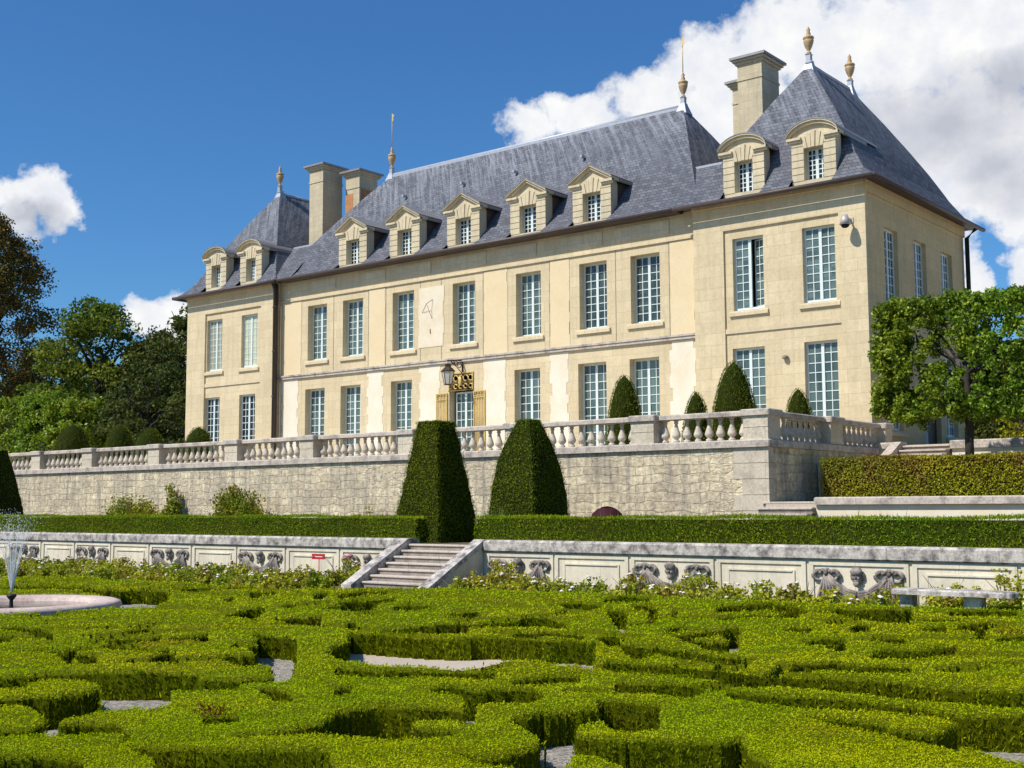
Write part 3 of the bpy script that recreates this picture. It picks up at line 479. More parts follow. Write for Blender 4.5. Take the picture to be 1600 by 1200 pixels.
sheet('courtyard_ground',-16.0,60,38.75,140,1.93,M['court'],3.0)
# ================================================================== THE CHATEAU
CX=-35.2
ch=empty('chateau',(CX,40,1.7),'long cream limestone chateau with steep slate roofs, dormers and two corner pavilions','chateau')
def wallfaces(mb,fn,U0,U1,V0,V1,holes,depth,m=0,back=None):
    """flat wall in (u,v) with rectangular holes; fn(u,v,d) gives the world point at inward depth d"""
    us=sorted(set([U0,U1]+[h[0] for h in holes]+[h[1] for h in holes])); vs=sorted(set([V0,V1]+[h[2] for h in holes]+[h[3] for h in holes]))
    for i in range(len(us)-1):
        for j in range(len(vs)-1):
            uc,vc=(us[i]+us[i+1])/2,(vs[j]+vs[j+1])/2
            if any(h[0]<uc<h[1] and h[2]<vc<h[3] for h in holes): continue
            mb.quad(fn(us[i],vs[j],0),fn(us[i+1],vs[j],0),fn(us[i+1],vs[j+1],0),fn(us[i],vs[j+1],0),m)
    for (a,b_,c,d) in [h[:4] for h in holes]:
        D=depth
        mb.quad(fn(a,c,0),fn(a,c,D),fn(a,d,D),fn(a,d,0),m); mb.quad(fn(b_,c,0),fn(b_,d,0),fn(b_,d,D),fn(b_,c,D),m)
        mb.quad(fn(a,d,0),fn(a,d,D),fn(b_,d,D),fn(b_,d,0),m); mb.quad(fn(a,c,0),fn(b_,c,0),fn(b_,c,D),fn(a,c,D),m)
def window(parent_part,fn,u0,u1,v0,v1,depth,rows,gl,sill=True,cols=2,name='window',open_right=False,sillm='ashlar_trim'):
    """casement window in an opening: frame mesh (the part) with glazing bars, a pane behind, a stone sill below"""
    b=MB(); fr=.075; D=depth-.06
    def bar(a,c,e,f,d0=0.0,d1=.05):
        P=[fn(a,e,D+d0),fn(c,e,D+d0),fn(c,f,D+d0),fn(a,f,D+d0),fn(a,e,D+d1),fn(c,e,D+d1),fn(c,f,D+d1),fn(a,f,D+d1)]
        b.add(P,[(0,1,2,3),(7,6,5,4),(0,4,5,1),(1,5,6,2),(2,6,7,3),(3,7,4,0)])
    bar(u0,u0+fr,v0,v1); bar(u1-fr,u1,v0,v1); bar(u0+fr,u1-fr,v1-fr,v1); bar(u0+fr,u1-fr,v0,v0+fr*1.3)
    mid=(u0+u1)/2; bar(mid-.055,mid+.055,v0+fr*1.3,v1-fr,-.012,.05)
    lo,hi=v0+fr*1.3,v1-fr; g=.014
    for side,(a,c) in enumerate(((u0+fr,mid-.055),(mid+.055,u1-fr))):
        if open_right and side==1: continue
        for k in range(1,cols): 
            q=a+(c-a)*k/cols; bar(q-g,q+g,lo,hi,.006,.045)
        for k in range(1,rows):
            q=lo+(hi-lo)*k/rows
            for j in range(cols):
                a2=a+(c-a)*j/cols+(g if j else 0); c2=a+(c-a)*(j+1)/cols-(g if j<cols-1 else 0)
                bar(a2,c2,q-g,q+g,.008,.043)
    if open_right:   # the second casement swings into the room
        a,c=mid+.055,u1-fr; th=rad(20); L=c-a
        def fo(t,v,e=0): 
            uu=c-(t)*math.cos(th); dd=.05+t*math.sin(th)
            return fn(uu,v,D+dd+e)
        def ob(t0,t1,z0,z1):
            P=[fo(t0,z0),fo(t1,z0),fo(t1,z1),fo(t0,z1),fo(t0,z0,.04),fo(t1,z0,.04),fo(t1,z1,.04),fo(t0,z1,.04)]
            b.add(P,[(0,1,2,3),(7,6,5,4),(0,4,5,1),(1,5,6,2),(2,6,7,3),(3,7,4,0)])
        ob(0,.05,lo,hi); ob(L-.06,L,lo,hi); ob(.05,L-.06,hi-.05,hi); ob(.05,L-.06,lo,lo+.06); ob(L/2-g,L/2+g,lo,hi)
        for k in range(1,rows):
            q=lo+(hi-lo)*k/rows; ob(.05,L/2-g,q-g,q+g); ob(L/2+g,L-.06,q-g,q+g)
    o=b.build(name,M['paint'],parent_part)
    p=MB(); d=D+.03
    if open_right:
        p.quad(fn(u0+.02,v0+.02,d),fn(mid,v0+.02,d),fn(mid,v1-.02,d),fn(u0+.02,v1-.02,d))
    else: p.quad(fn(u0+.02,v0+.02,d),fn(u1-.02,v0+.02,d),fn(u1-.02,v1-.02,d),fn(u0+.02,v1-.02,d))
    if open_right:
        p.add([fo(.03,lo,.025),fo(L-.03,lo,.025),fo(L-.03,hi,.025),fo(.03,hi,.025)],[(0,1,2,3)])
    p.build('pane',M[gl],o)
    if open_right:
        k=MB(); e=.9
        k.quad(fn(mid,v0,d+.02),fn(mid,v0,d+e),fn(mid,v1,d+e),fn(mid,v1,d+.02)); k.quad(fn(u1,v0,d+.02),fn(u1,v1,d+.02),fn(u1,v1,d+e),fn(u1,v0,d+e))
        k.quad(fn(mid,v0,d+e),fn(u1,v0,d+e),fn(u1,v1,d+e),fn(mid,v1,d+e)); k.quad(fn(mid,v1,d+.02),fn(mid,v1,d+e),fn(u1,v1,d+e),fn(u1,v1,d+.02))
        k.build('interior',M['dark'],o)
    if sill:
        s=MB()
        P=[]
        for (uu,vv,dd) in ((u0-.16,v0-.20,-.09),(u1+.16,v0-.20,-.09),(u1+.16,v0-.07,-.09),(u0-.16,v0-.07,-.09),(u0-.16,v0-.20,.02),(u1+.16,v0-.20,.02),(u1+.16,v0-.02,.02),(u0-.16,v0-.02,.02)): P.append(fn(uu,vv,dd))
        s.add(P,[(0,1,2,3),(7,6,5,4),(0,4,5,1),(1,5,6,2),(2,6,7,3),(3,7,4,0)])
        # painted metal drip in the opening
        P=[fn(uu,vv,dd) for (uu,vv,dd) in ((u0+.01,v0-.015,.03),(u1-.01,v0-.015,.03),(u1-.01,v0+.02,D-.01),(u0+.01,v0+.02,D-.01))]
        s.add(P,[(0,1,2,3)],1)
        s.build('sill',[M[sillm],M['paint']],o)
    return o

front=lambda Y:(lambda u,v,d:(u,Y+d,v))
east=lambda u,v,d:(-16.6-d,u,v)
FW=[(-44.85,-43.52),(-42.42,-41.07),(-39.17,-37.83),(-35.53,-34.24),(-32.0,-30.69),(-28.74,-27.41),(-26.29,-24.96)]
GW=[(-44.98,-43.62),(-42.53,-41.2),(-39.25,-37.94),(-32.1,-30.76),(-28.84,-27.48),(-26.39,-25.05)]
FZ=(7.06,9.72); GZW=(1.86,5.69); DOOR=(-35.72,-34.36,1.78,5.76)
WB=1.70; WT=11.09
# main front wall
mw_=MB()
wallfaces(mw_,front(40.0),-46.95,-23.30,WB,WT,[(a,b,)+FZ for a,b in FW]+[(a,b)+GZW for a,b in GW]+[DOOR],.38)
mw_.quad((-46.95,49.4,WB),(-23.30,49.4,WB),(-23.30,49.4,WT),(-46.95,49.4,WT))
mw_.build('main_wall',M['ashlar'],ch)
for a,b in FW: window(ch,front(40.0),a,b,*FZ,.38,8,'glass')
for a,b in GW: window(ch,front(40.0),a,b,*GZW,.38,11,'glass',sill=False)
# plaster fields between the dressed window strips, with toothed edges
def field(x0,x1,z0,z1,m,Y=39.985,tooth=.13,step=.42,name='plaster_field'):
    b=MB(); zs=[z0]
    while zs[-1]<z1-.3: zs.append(min(z1,zs[-1]+step*R_.uniform(.75,1.25)))
    if zs[-1]<z1: zs.append(z1)
    L=[];Rr=[]
    for k in range(len(zs)-1):
        t=tooth if k%2 else 0; a=x0+t*R_.uniform(.2,1); c=x1-t*R_.uniform(.2,1)
        L+= [(a,zs[k]),(a,zs[k+1])]; Rr+=[(c,zs[k]),(c,zs[k+1])]
    for k in range(len(zs)-1):
        a,c=L[2*k][0],Rr[2*k][0]
        b.box(a,c,Y,39.999,zs[k],zs[k+1])
    b.build(name,M[m],ch)
for x0,x1 in ((-46.72,-45.45),(-40.78,-39.70),(-37.50,-36.25),(-33.78,-32.55),(-30.25,-29.30),(-24.58,-23.42)): field(x0,x1,WB+.02,6.22,'plaster_white')
for x0,x1 in ((-46.72,-45.30),(-40.68,-39.62),(-33.75,-32.45),(-30.22,-29.22),(-24.50,-23.42)): field(x0,x1,6.45,10.02,'plaster_tan',tooth=.05)
# sundial patch
b=MB()
for k,(z0,z1) in enumerate(((7.05,7.6),(7.6,8.3),(8.3,9.0),(9.0,9.72))): b.box(-37.55+.05*(k%2),-36.02-.06*((k+1)%2),39.98,39.999,z0,z1)
sd=b.build('sundial_panel',M['plaster_worn'],ch,label='worn white sundial patch between two upper windows')
b=MB(); b.tube([(-37.3,39.97,8.62),(-36.85,39.75,8.95)],.012,4); b.tube([(-36.85,39.75,8.95),(-36.72,39.97,8.3)],.012,4); b.tube([(-36.85,39.75,8.95),(-36.68,39.97,9.15)],.012,4)
b.tube([(-36.83,39.97,7.85),(-36.82,39.965,7.65)],.02,4); b.build('gnomon',M['iron'],sd)
# string courses and frieze of the main range
b=MB(); b.box(-46.9,-23.32,39.90,39.998,6.25,6.36); b.box(-46.9,-23.32,39.86,39.998,6.362,6.44); b.build('string_course',M['rail'],ch)
b=MB(); b.box(-46.9,-23.32,39.93,39.998,10.05,10.13)
b.build('string_course',M['ashlar_trim'],ch)
for a,c in ((-44.6,-42.9),(-41.0,-39.6),(-38.9,-36.8),(-36.1,-33.6),(-32.9,-30.9),(-29.6,-27.6),(-27.0,-24.5)):
    b=MB(); b.box(a,c,39.955,39.998,10.36,10.90); b.build('frieze_panel',M['ashlar_trim'],ch)
# hairline joints of the dressed strips
for x in (-45.42,-43.05,-40.72,-39.6,-37.45,-36.2,-33.8,-32.5,-30.25,-29.25,-27.0,-24.55):
    b=MB(); b.box(x,x+.022,39.988,39.999,6.45,10.04); b.build('joint_groove',M['step_dark'],ch)

# pavilions -------------------------------------------------------------------------------------------------------
def pavilion(x0,x1,s0,s1,wins,gwins,inner):
    """x0..x1 full width; s0..s1 recessed field"""
    Y=39.81; b=MB()
    wallfaces(b,front(Y),x0,x1,WB,WT,[(a,c)+FZ for a,c in wins]+[(a,c)+GZW for a,c in gwins],.22)
    for xx,flip in ((x0,0),(x1,1)):
        if xx==-16.6: continue
        b.quad((xx,Y,WB),(xx,49.4,WB),(xx,49.4,WT),(xx,Y,WT))
    b.quad((x0,49.4,WB),(x1,49.4,WB),(x1,49.4,WT),(x0,49.4,WT))
    b.build('pavilion_wall',M['ashlar'],ch)
    for a,c in ((x0,s0),(s1,x1)):
        p=MB(); p.box(a,c,39.73,Y-.001,WB,10.05); p.build('corner_pilaster',M['ashlar'],ch)
    p=MB(); p.box(x0,x1,39.73,Y-.001,10.052,10.66); p.box(x0,x1,39.69,Y-.001,10.662,WT-.01); p.box(x0-.0,x1+.0,39.60,39.688,10.94,WT-.02); p.build('frieze',M['ashlar'],ch)
    p=MB(); p.box(s0+.002,s1-.002,39.755,Y-.001,6.24,6.42); p.build('string_course',M['ashlar_trim'],ch)
pavilion(-23.30,-16.60,-22.05,-17.57,[(-21.72,-20.48),(-18.97,-17.75)],[(-21.8,-20.52),(-19.0,-17.77)],'l')
pavilion(-53.95,-46.95,-52.45,-48.02,[(-52.37,-51.13),(-49.6,-48.35)],[(-52.47,-51.25),(-49.68,-48.45)],'r')
pw=front(39.81)
window(ch,pw,-21.72,-20.48,*FZ,.22,8,'glass',open_right=True); window(ch,pw,-18.97,-17.75,*FZ,.22,8,'glass')
window(ch,pw,-21.8,-20.52,*GZW,.22,11,'glass',sill=False); window(ch,pw,-19.0,-17.77,*GZW,.22,11,'glass',sill=False)
window(ch,pw,-52.37,-51.13,*FZ,.22,8,'glass_blind'); window(ch,pw,-49.6,-48.35,*FZ,.22,8,'glass_blind')
window(ch,pw,-52.47,-51.25,*GZW,.22,11,'glass_dark',sill=False); window(ch,pw,-49.68,-48.45,*GZW,.22,11,'glass_dark',sill=False)
# east side wall
b=MB(); SW=[(41.31,42.52),(44.05,45.25),(46.80,48.0)]
wallfaces(b,east,39.812,49.4,WB,WT,[(a,c)+FZ for a,c in SW]+[(41.31,42.52,2.6,5.69),(44.56,46.2,2.2,5.2),(46.8,48.0,2.6,5.69)],.22)
b.build('side_wall',M['ashlar_bounce'],ch)
b=MB(); b.box(-16.599,-16.53,39.66,49.42,10.66,WT-.02); b.build('frieze',M['ashlar_bounce'],ch)
for a,c in SW: window(ch,east,a,c,*FZ,.22,8,'glass')
for a,c in (SW[0],SW[2]): window(ch,east,a,c,2.6,5.69,.22,9,'glass')
b=MB(); b.box(-16.86,-16.80,44.58,45.35,2.2,5.18); so_=b.build('side_door',M['door_green'],ch)
b=MB(); b.quad((-16.95,44.5,2.2),(-16.95,46.3,2.2),(-16.95,46.3,5.3),(-16.95,44.5,5.3)); b.box(-16.84,-16.79,45.36,46.18,2.2,5.18); b.build('doorway_dark',M['iron'],so_)  # dark sheet and slab stand in for the unlit inside of the doorway
b=MB(); b.box(-16.5,-15.2,44.0,46.8,1.93,2.19); b.build('doorstep',M['step'],ch)
# garden door with gilded ironwork
dz=4.98
o=window(ch,front(40.0),-35.62,-34.44,1.80,dz,.38,8,'glass',sill=False,name='garden_door')
b=MB()
x0,x1,z0,z1=-35.74,-34.34,5.0,5.80; Y=39.95
b.box(x0,x1,Y,Y+.05,z0,z0+.05,1); b.box(x0,x1,Y,Y+.05,z1-.05,z1,0); b.box(x0,x0+.05,Y,Y+.05,z0+.05,z1-.05,0); b.box(x1-.05,x1,Y,Y+.05,z0+.05,z1-.05,0)
for k in range(5):
    xc=x0+.14+.28*k
    for zc,r in ((z0+.2,.10),(z0+.55,.13)):
        ring=[(xc+r*math.cos(t),Y+.02,zc+r*math.sin(t)) for t in np.linspace(0,5.4,9)]
        b.tube(ring,.026,5,R_.choice((0,0,1)))
    b.tube([(xc+.14,Y+.02,z0+.04),(xc+.14,Y+.02,z1-.04)],.02,5,1)
b.box(x0,x1,Y,Y+.04,z0+.34,z0+.385,1); b.ell((-35.04,Y-.02,5.42),(.11,.06,.22),8,0)
b.build('transom_grille',[M['gilt'],M['gilt_dark']],ch)
def leafgate(x0,x1,th):
    b=MB(); Y0=39.93
    zt=4.95; zb=1.80
    b.box(x0,x0+.045,Y0,Y0+.05,zb,zt); b.box(x1-.045,x1,Y0,Y0+.05,zb,zt); b.box(x0+.045,x1-.045,Y0,Y0+.05,zt-.05,zt); b.box(x0+.045,x1-.045,Y0,Y0+.05,zt-.30,zt-.26); b.box(x0+.045,x1-.045,Y0,Y0+.05,zb+.5,zb+.55)
    n=7
    for k in range(1,n): 
        x=x0+(x1-x0)*k/n; b.tube([(x,Y0+.025,zb),(x,Y0+.025,zt-.28)],.015,6)
    for k in range(4):
        x=x0+(x1-x0)*(k+.5)/4; b.tube([(x+.05*math.cos(t),Y0+.025,zt-.155+.07*math.sin(t)) for t in np.linspace(0,6,7)],.02,5)
    b.build('gate_leaf',M['gilt'],ch)
leafgate(-36.44,-35.80,0); leafgate(-34.30,-33.66,0)
b=MB(); b.lathe([(.09,0),(.11,.02),(.11,.1),(.05,.12)],(-19.7,39.72,5.16),8); b.build('wall_vent',M['step_dark'],ch)

# roofs -----------------------------------------------------------------------------------------------------------
def hip_roof(name,x0,x1,y0,y1,rx0,rx1,ry0,ry1,prof,label=None,cuts=(),yn=0):
    b=MB(); vs=[];n=len(prof)
    for s,z in prof:
        a,c=x0+(rx0-x0)*s,x1+(rx1-x1)*s; e,f=y0+(ry0-y0)*s,y1+(ry1-y1)*s
        vs+=[(a,e,z),(c,e,z),(c,f,z),(a,f,z)]
    fs=[]
    for i in range(n-1):
        for k in range(4):
            if k==0 and cuts and y0+(ry0-y0)*prof[i+1][0]<yn:      # the slope is open where the dormers stand
                a0,c0=vs[i*4],vs[i*4+1]; a1,c1=vs[i*4+4],vs[i*4+5]
                es=[None]+[q for cu in cuts for q in cu]+[None]
                for j in range(0,len(es),2):
                    l,r_=es[j],es[j+1]
                    L0=a0 if l is None else (l,a0[1],a0[2]); L1=a1 if l is None else (l,a1[1],a1[2]); R0_=c0 if r_ is None else (r_,c0[1],c0[2]); R1=c1 if r_ is None else (r_,c1[1],c1[2])
                    b.quad(L0,R0_,R1,L1)
                continue
            fs.append((i*4+k,i*4+(k+1)%4,(i+1)*4+(k+1)%4,(i+1)*4+k))
    fs.append(tuple((n-1)*4+k for k in range(4))); fs.append((3,2,1,0))
    b.add(vs,fs); return b.build(name,M['slate'],ch,label=label)
mp=[(0,11.16),(.095,11.52),(.175,11.95),(.21,12.16),(.30,12.72),(.42,13.50),(.6,14.62),(.8,15.83),(1,16.95)]
mr=hip_roof('main_roof',CX-12.3,CX+12.3,39.52,49.9,CX-8.72,CX+8.6,44.70,44.80,mp,cuts=[(x-.91,x+.91) for x in (-41.77,-38.42,-34.9,-31.33,-28.08)],yn=40.45)
b=MB(); b.tube([(CX-8.85,44.75,16.98),(CX+8.72,44.75,16.98)],.11,8); b.box(CX-8.75,CX+8.62,44.60,44.90,16.80,16.955)
for (x,y) in ((CX-8.72,44.75),(CX+8.6,44.75)): b.lathe([(.40,-.34),(.20,.06),(.17,.16)],(x,y,16.95),4,0,False)
b.build('ridge_cap',M['lead'],mr)
b=MB()
for k in range(4):
    x=-41.2+3.45*k+.3*(k%2); b.box(x-.05,x+.05,42.72,43.0,15.05,15.16)
b.build('roof_vent',M['lead'],mr)
pp=[(0,11.10),(.125,11.50),(.18,11.80),(.25,12.20),(.28,12.42),(.40,13.25),(.55,14.18),(.75,15.35),(1,16.72)]
def pav_roof(xc,x0,x1,dx):
    r=hip_roof('pavilion_roof',x0,x1,39.30,50.2,xc-.05,xc+.05,42.85,46.7,pp,cuts=[(x-.81,x+.81) for x in dx],yn=40.20)
    b=MB(); b.tube([(xc,42.85,16.74),(xc,46.7,16.74)],.09,8)
    b.lathe([(.52,-.62),(.28,-.14),(.18,.06),(.17,.16)],(xc,42.95,16.74),4,0,False); b.lathe([(.4,-.4),(.2,.06),(.17,.16)],(xc,46.62,16.74),4,0,False)
    b.build('ridge_cap',M['lead'],r)
    return r
pav_roof(-19.95,-23.78,-16.12,(-21.16,-18.42)); pav_roof(-50.45,-54.42,-46.48,(-51.66,-48.87))
# low saddle roofs between the main range and the pavilions
def saddle(s,xa,xb,xc):
    b=MB(); e,t=11.175,13.24
    P=[(xa,39.50,e),(xb,39.50,e),(xb,41.8,t),(xc,41.8,t)]
    b.add([(xa,39.50,e),((xa+xc)/2,40.6,12.165),(xc,41.8,t),(xb,41.8,t),(xb,40.6,12.165),(xb,39.5,e)],[(0,5,4,1),(1,4,3,2)])
    b.add([(xc,41.8,t),(xb,41.8,t),(xb,46.5,t-.02),(xc,46.5,t-.02)],[(0,1,2,3)])
    b.add([(xc,41.78,t-.06),(xb,41.78,t-.06),(xb,41.78,t+.07),(xc,41.78,t+.07),(xc,41.98,t-.06),(xb,41.98,t-.06),(xb,41.98,t+.07),(xc,41.98,t+.07)],[(0,1,2,3),(3,2,6,7)],1)
    b.build('saddle_roof',[M['slate'],M['lead']],ch)
saddle(1,-23.97,-22.4,-24.45); saddle(-1,-45.55,-48.0,-46.05)
# gutters
def gutter(pts,r=.085):
    b=MB(); b.tube(pts,r,8); b.build('gutter',M['gutter'],ch)
gutter([(-46.9,39.43,11.09),(-23.4,39.43,11.09)])
gutter([(-23.85,39.22,11.03),(-16.04,39.22,11.03)]); gutter([(-16.04,39.16,11.03),(-16.04,50.2,11.03)])
gutter([(-54.5,39.22,11.03),(-46.42,39.22,11.03)]); gutter([(-54.5,39.16,11.03),(-54.5,50.2,11.03)])
b=MB(); b.box(-46.4,-23.9,39.50,39.99,11.02,11.13); b.box(-23.78,-16.12,39.30,39.735,11.082,11.10-.004); b.box(-54.42,-46.48,39.30,39.735,11.082,11.10-.004); b.box(-16.52,-16.12,39.74,50.2,11.082,11.10-.004); b.build('eaves',M['gutter'],ch)
b=MB(); b.tube([(-46.80,39.42,11.05),(-46.80,39.60,10.7),(-46.80,39.60,1.75)],.10,8)
for z in (9.8,7.6,5.4,3.2): b.tube([(-46.80,39.60,z),(-46.80,39.60,z+.07)],.125,8)
b.box(-46.93,-46.72,39.66,39.74,1.75,11.0); b.build('downpipe',M['pipe'],ch)
b=MB(); b.tube([(-16.1,49.5,11.0),(-16.42,49.3,10.6),(-16.42,49.3,2.0)],.09,8); b.build('downpipe',M['pipe_green'],ch)
# chimneys
def chimney(x0,x1,y0,y1,zb,zt,brick=False,label=None):
    b=MB(); b.box(x0,x1,y0,y1,zb,zt-.95,0)
    b.box(x0-.03,x1+.03,y0-.03,y1+.03,zt-.95,zt-.86,0); b.box(x0,x1,y0,y1,zt-.86,zt-.30,0)
    if brick:
        b.box(x0-.012,x0+.55,y0-.012,y0+.02,zb,zt-1.2,1); b.box(x1-.02,x1+.012,y0+.1,y1-.2,zb,zt-1.0,1)
    c=b.build('chimney',[M['chimney_stone'],M['brick']],ch,label=label)
    b=MB(); b.box(x0-.07,x1+.07,y0-.07,y1+.07,zt-.30,zt-.2,0); b.box(x0-.15,x1+.15,y0-.15,y1+.15,zt-.2,zt-.1,0); b.box(x0-.24,x1+.24,y0-.24,y1+.24,zt-.1,zt,1)
    b.build('cap',[M['chimney_stone'],M['zinc']],c)
chimney(-23.06,-22.0,43.0,44.46,11.5,17.75); chimney(-23.95,-23.1,44.2,45.6,11.5,17.30)
chimney(-48.2,-47.18,43.0,44.36,11.5,17.85); chimney(-46.52,-45.52,44.0,45.3,11.5,17.45,True,'second chimney with patches of red brick')
# finials
URN=[(.10,0),(.10,.05),(.05,.08),(.06,.13),(.14,.28),(.19,.44),(.205,.54),(.15,.58),(.22,.61),(.20,.68),(.07,.74),(.10,.80),(.06,.88),(.08,.96),(.025,1.08),(.0,1.12)]
def finial(x,y,z,s=1.0,rod=0):
    b=MB(); b.lathe([(.15,0),(.17,.04),(.13,.06),(.13,.34),(.17,.37),(.12,.40)],(x,y,z),4,1,False)
    b.lathe([(r*s,h*s+.40) for r,h in URN],(x,y,z),10,0)
    f=b.build('finial',[M['terracotta'],M['lead']],ch)
    if rod:
        q=MB(); top=z+.4+1.12*s; q.tube([(x,y,top-.05),(x,y,top+rod)],[.022,.012],5)
        q.add([(x,y,top+rod-.42),(x+.10,y,top+rod-.36),(x+.05,y,top+rod-.24),(x+.14,y,top+rod-.12),(x,y,top+rod-.02)],[(0,1,2,3,4)]); q.ell((x,y,top+rod*.72),(.03,.03,.05),6)
        q.build('vane',M['gilt'],f)
finial(-19.95,42.90,16.78,.98); finial(-19.95,46.68,16.78,.98); finial(-50.45,42.90,16.78,.98)
finial(-26.6,44.75,17.0,1.0,1.55); finial(-43.92,44.75,17.0,1.0,1.75)
# dormers
def dormer(xc,hw,ww,Yf,arch,zb=11.14):
    b=MB(); zc=12.84; zt=12.55; w2=ww/2
    # rusticated jambs: courses with open joints in front of a solid body
    for sgn in (-1,1):
        a,c=sorted((xc+sgn*w2,xc+sgn*hw)); z=zb
        b.box(a+ (.02 if sgn<0 else 0),c-(.02 if sgn>0 else 0),Yf+.03,Yf+.5,zb,zc)
        while z<zc-.02:
            h=min(.242,zc-z); b.box(a,c,Yf,Yf+.03,z+.012,z+h-.012); z+=.25
    b.box(xc-w2,xc+w2,Yf+.03,Yf+.5,zt,zc); b.box(xc-w2,xc+w2,Yf+.0,Yf+.5,zb,11.385)
    # voussoir lintel
    n=5
    for k in range(n):
        t0,t1=-1+2*k/n,-1+2*(k+1)/n; g=.014
        P=[(xc+t0*w2*.98+g,zt),(xc+t1*w2*.98-g,zt),(xc+t1*w2*1.35-g,zc+.30-.08*abs(k-2)),(xc+t0*w2*1.35+g,zc+.30-.08*abs(k-2))]
        b.prism(P,'y',Yf-.012-(.02 if k==2 else 0),Yf+.03)
    # side cheeks, running back into the roof
    for sgn in (-1,1): b.box(xc+sgn*(hw-.16),xc+sgn*(hw-.06),Yf+.5,Yf+2.6,zb,zc+.1,1)
    # pediment tympanum and mouldings
    ow=hw+.14
    if arch:
        rr=[(xc+ow*math.sin(t)*1.0, zc+.20+.46*(math.cos(t)-math.cos(1.25))/(1-math.cos(1.25))) for t in np.linspace(-1.25,1.25,13)]
        s=ow/(ow*math.sin(1.25)); rr=[(xc+(x-xc)*s,z) for x,z in rr]
    else: rr=[(xc-ow,zc+.20),(xc,zc+.80),(xc+ow,zc+.20)]
    inner=[(xc+(x-xc)*.86,zc+(z-zc)*.82-.02) for x,z in rr]
    b.prism([(xc-hw,zc)]+inner+[(xc+hw,zc)],'y',Yf+.03,Yf+.45)
    for k in range(len(rr)-1):
        (xa,za),(xb,zb_)=rr[k],rr[k+1]
        b.prism([(xa,za-.15),(xb,zb_-.15),(xb,zb_-.05),(xa,za-.05)],'y',Yf-.10,Yf+.4)
        b.prism([(xa,za-.05),(xb,zb_-.05),(xb,zb_),(xa,za)],'y',Yf-.17,Yf+.4)
    for sgn in (-1,1):
        a,c=sorted((xc+sgn*ow,xc+sgn*(w2+.06))); b.box(a,c,Yf-.12,Yf+.03,zc+.02,zc+.11); b.box(a,c,Yf-.06,Yf+.03,zc-.06,zc+.018)
    o=b.build('dormer',[M['dormer_stone'],M['gutter']],ch)
    # roof
    r=MB()
    for k in range(len(rr)-1):
        (xa,za),(xb,zb_)=rr[k],rr[k+1]; y0,y1=Yf-.19,Yf+3.4
        r.add([(xa,y0,za+.03),(xb,y0,zb_+.03),(xb,y1,zb_+.03),(xa,y1,za+.03),(xa,y0,za+.002),(xb,y0,zb_+.002),(xb,y1,zb_+.002),(xa,y1,za+.002)],[(0,1,2,3),(0,4,5,1),(7,6,5,4)])
    for sgn in (-1,1):
        xx=xc+sgn*(ow-.02); r.box(xx-.05,xx+.05,Yf+.42,Yf+2.3,zc+.06,zc+.19)
    r.build('dormer_roof',M['zinc'],o)
    fn=front(Yf)
    w=window_in(o,fn,xc-w2,xc+w2,11.40,zt)
def window_in(o,fn,u0,u1,v0,v1):
    b=MB(); D=.30; fr=.05
    def bar(a,c,e,f,d0=0,d1=.05):
        P=[fn(a,e,D+d0),fn(c,e,D+d0),fn(c,f,D+d0),fn(a,f,D+d0),fn(a,e,D+d1),fn(c,e,D+d1),fn(c,f,D+d1),fn(a,f,D+d1)]
        b.add(P,[(0,1,2,3),(7,6,5,4),(0,4,5,1),(1,5,6,2),(2,6,7,3),(3,7,4,0)])
    bar(u0,u0+fr,v0,v1); bar(u1-fr,u1,v0,v1); bar(u0+fr,u1-fr,v1-fr,v1); bar(u0+fr,u1-fr,v0,v0+fr); mid=(u0+u1)/2; bar(mid-.055,mid+.055,v0+fr,v1-fr,-.01,.05)
    for a,c in ((u0+fr,mid-.055),(mid+.055,u1-fr)):
        q=(a+c)/2; bar(q-.017,q+.017,v0+fr,v1-fr,.006,.045)
        for k in range(1,6):
            z=v0+fr+(v1-v0-2*fr)*k/6; bar(a,q-.017,z-.016,z+.016,.008,.043); bar(q+.017,c,z-.016,z+.016,.008,.043)
    b.build('window_frame',M['paint'],o)
    p=MB(); p.quad(fn(u0,v0,D+.03),fn(u1,v0,D+.03),fn(u1,v1,D+.03),fn(u0,v1,D+.03)); p.build('pane',M['glass_dark'],o)
for xc in (-41.77,-38.42,-34.9,-31.33,-28.08): dormer(xc,.93,.88,39.97,False)
for xc in (-21.16,-18.42,-51.66,-48.87): dormer(xc,.83,.74,39.74,True)

# things fixed to the front ---------------------------------------------------------------------------------------
lt=empty('wall_lantern',(-34.95,39.95,5.6),'old brown glass lantern on a scrolled iron bracket above the garden door','lantern')
b=MB(); X=-34.95
b.tube([(X,39.97,5.55),(X,39.97,6.34)],.03,6); b.tube([(X,39.97,6.30),(X,39.02,6.22)],.028,6)
for k,(yc,zc,r) in enumerate(((39.78,6.10,.13),(39.56,6.15,.10),(39.36,6.18,.07))): b.tube([(X,yc+r*math.cos(t),zc+r*math.sin(t)) for t in np.linspace(-1,5,9)],.018,5)
b.tube([(X,39.95,5.75),(X,39.6,6.0),(X,39.25,6.2)],.018,5); b.tube([(X,39.05,6.22),(X,39.05,6.02)],.015,5)
b.build('bracket',M['iron'],lt)
b=MB(); c=(X,39.05,0)
b.lathe([(.30,5.74),(.31,5.78),(.16,5.93),(.13,5.95),(.13,6.03),(.16,6.05),(.05,6.08)],c,6,0,False)
b.lathe([(.17,5.18),(.18,5.21),(.05,5.23)],c,6,0,False)
for k in range(6):
    t=2*math.pi*(k+.5)/6; b.tube([(X+.165*math.cos(t),39.05+.165*math.sin(t),5.2),(X+.275*math.cos(t),39.05+.275*math.sin(t),5.75)],.014,4)
b.build('lantern_frame',M['iron'],lt)
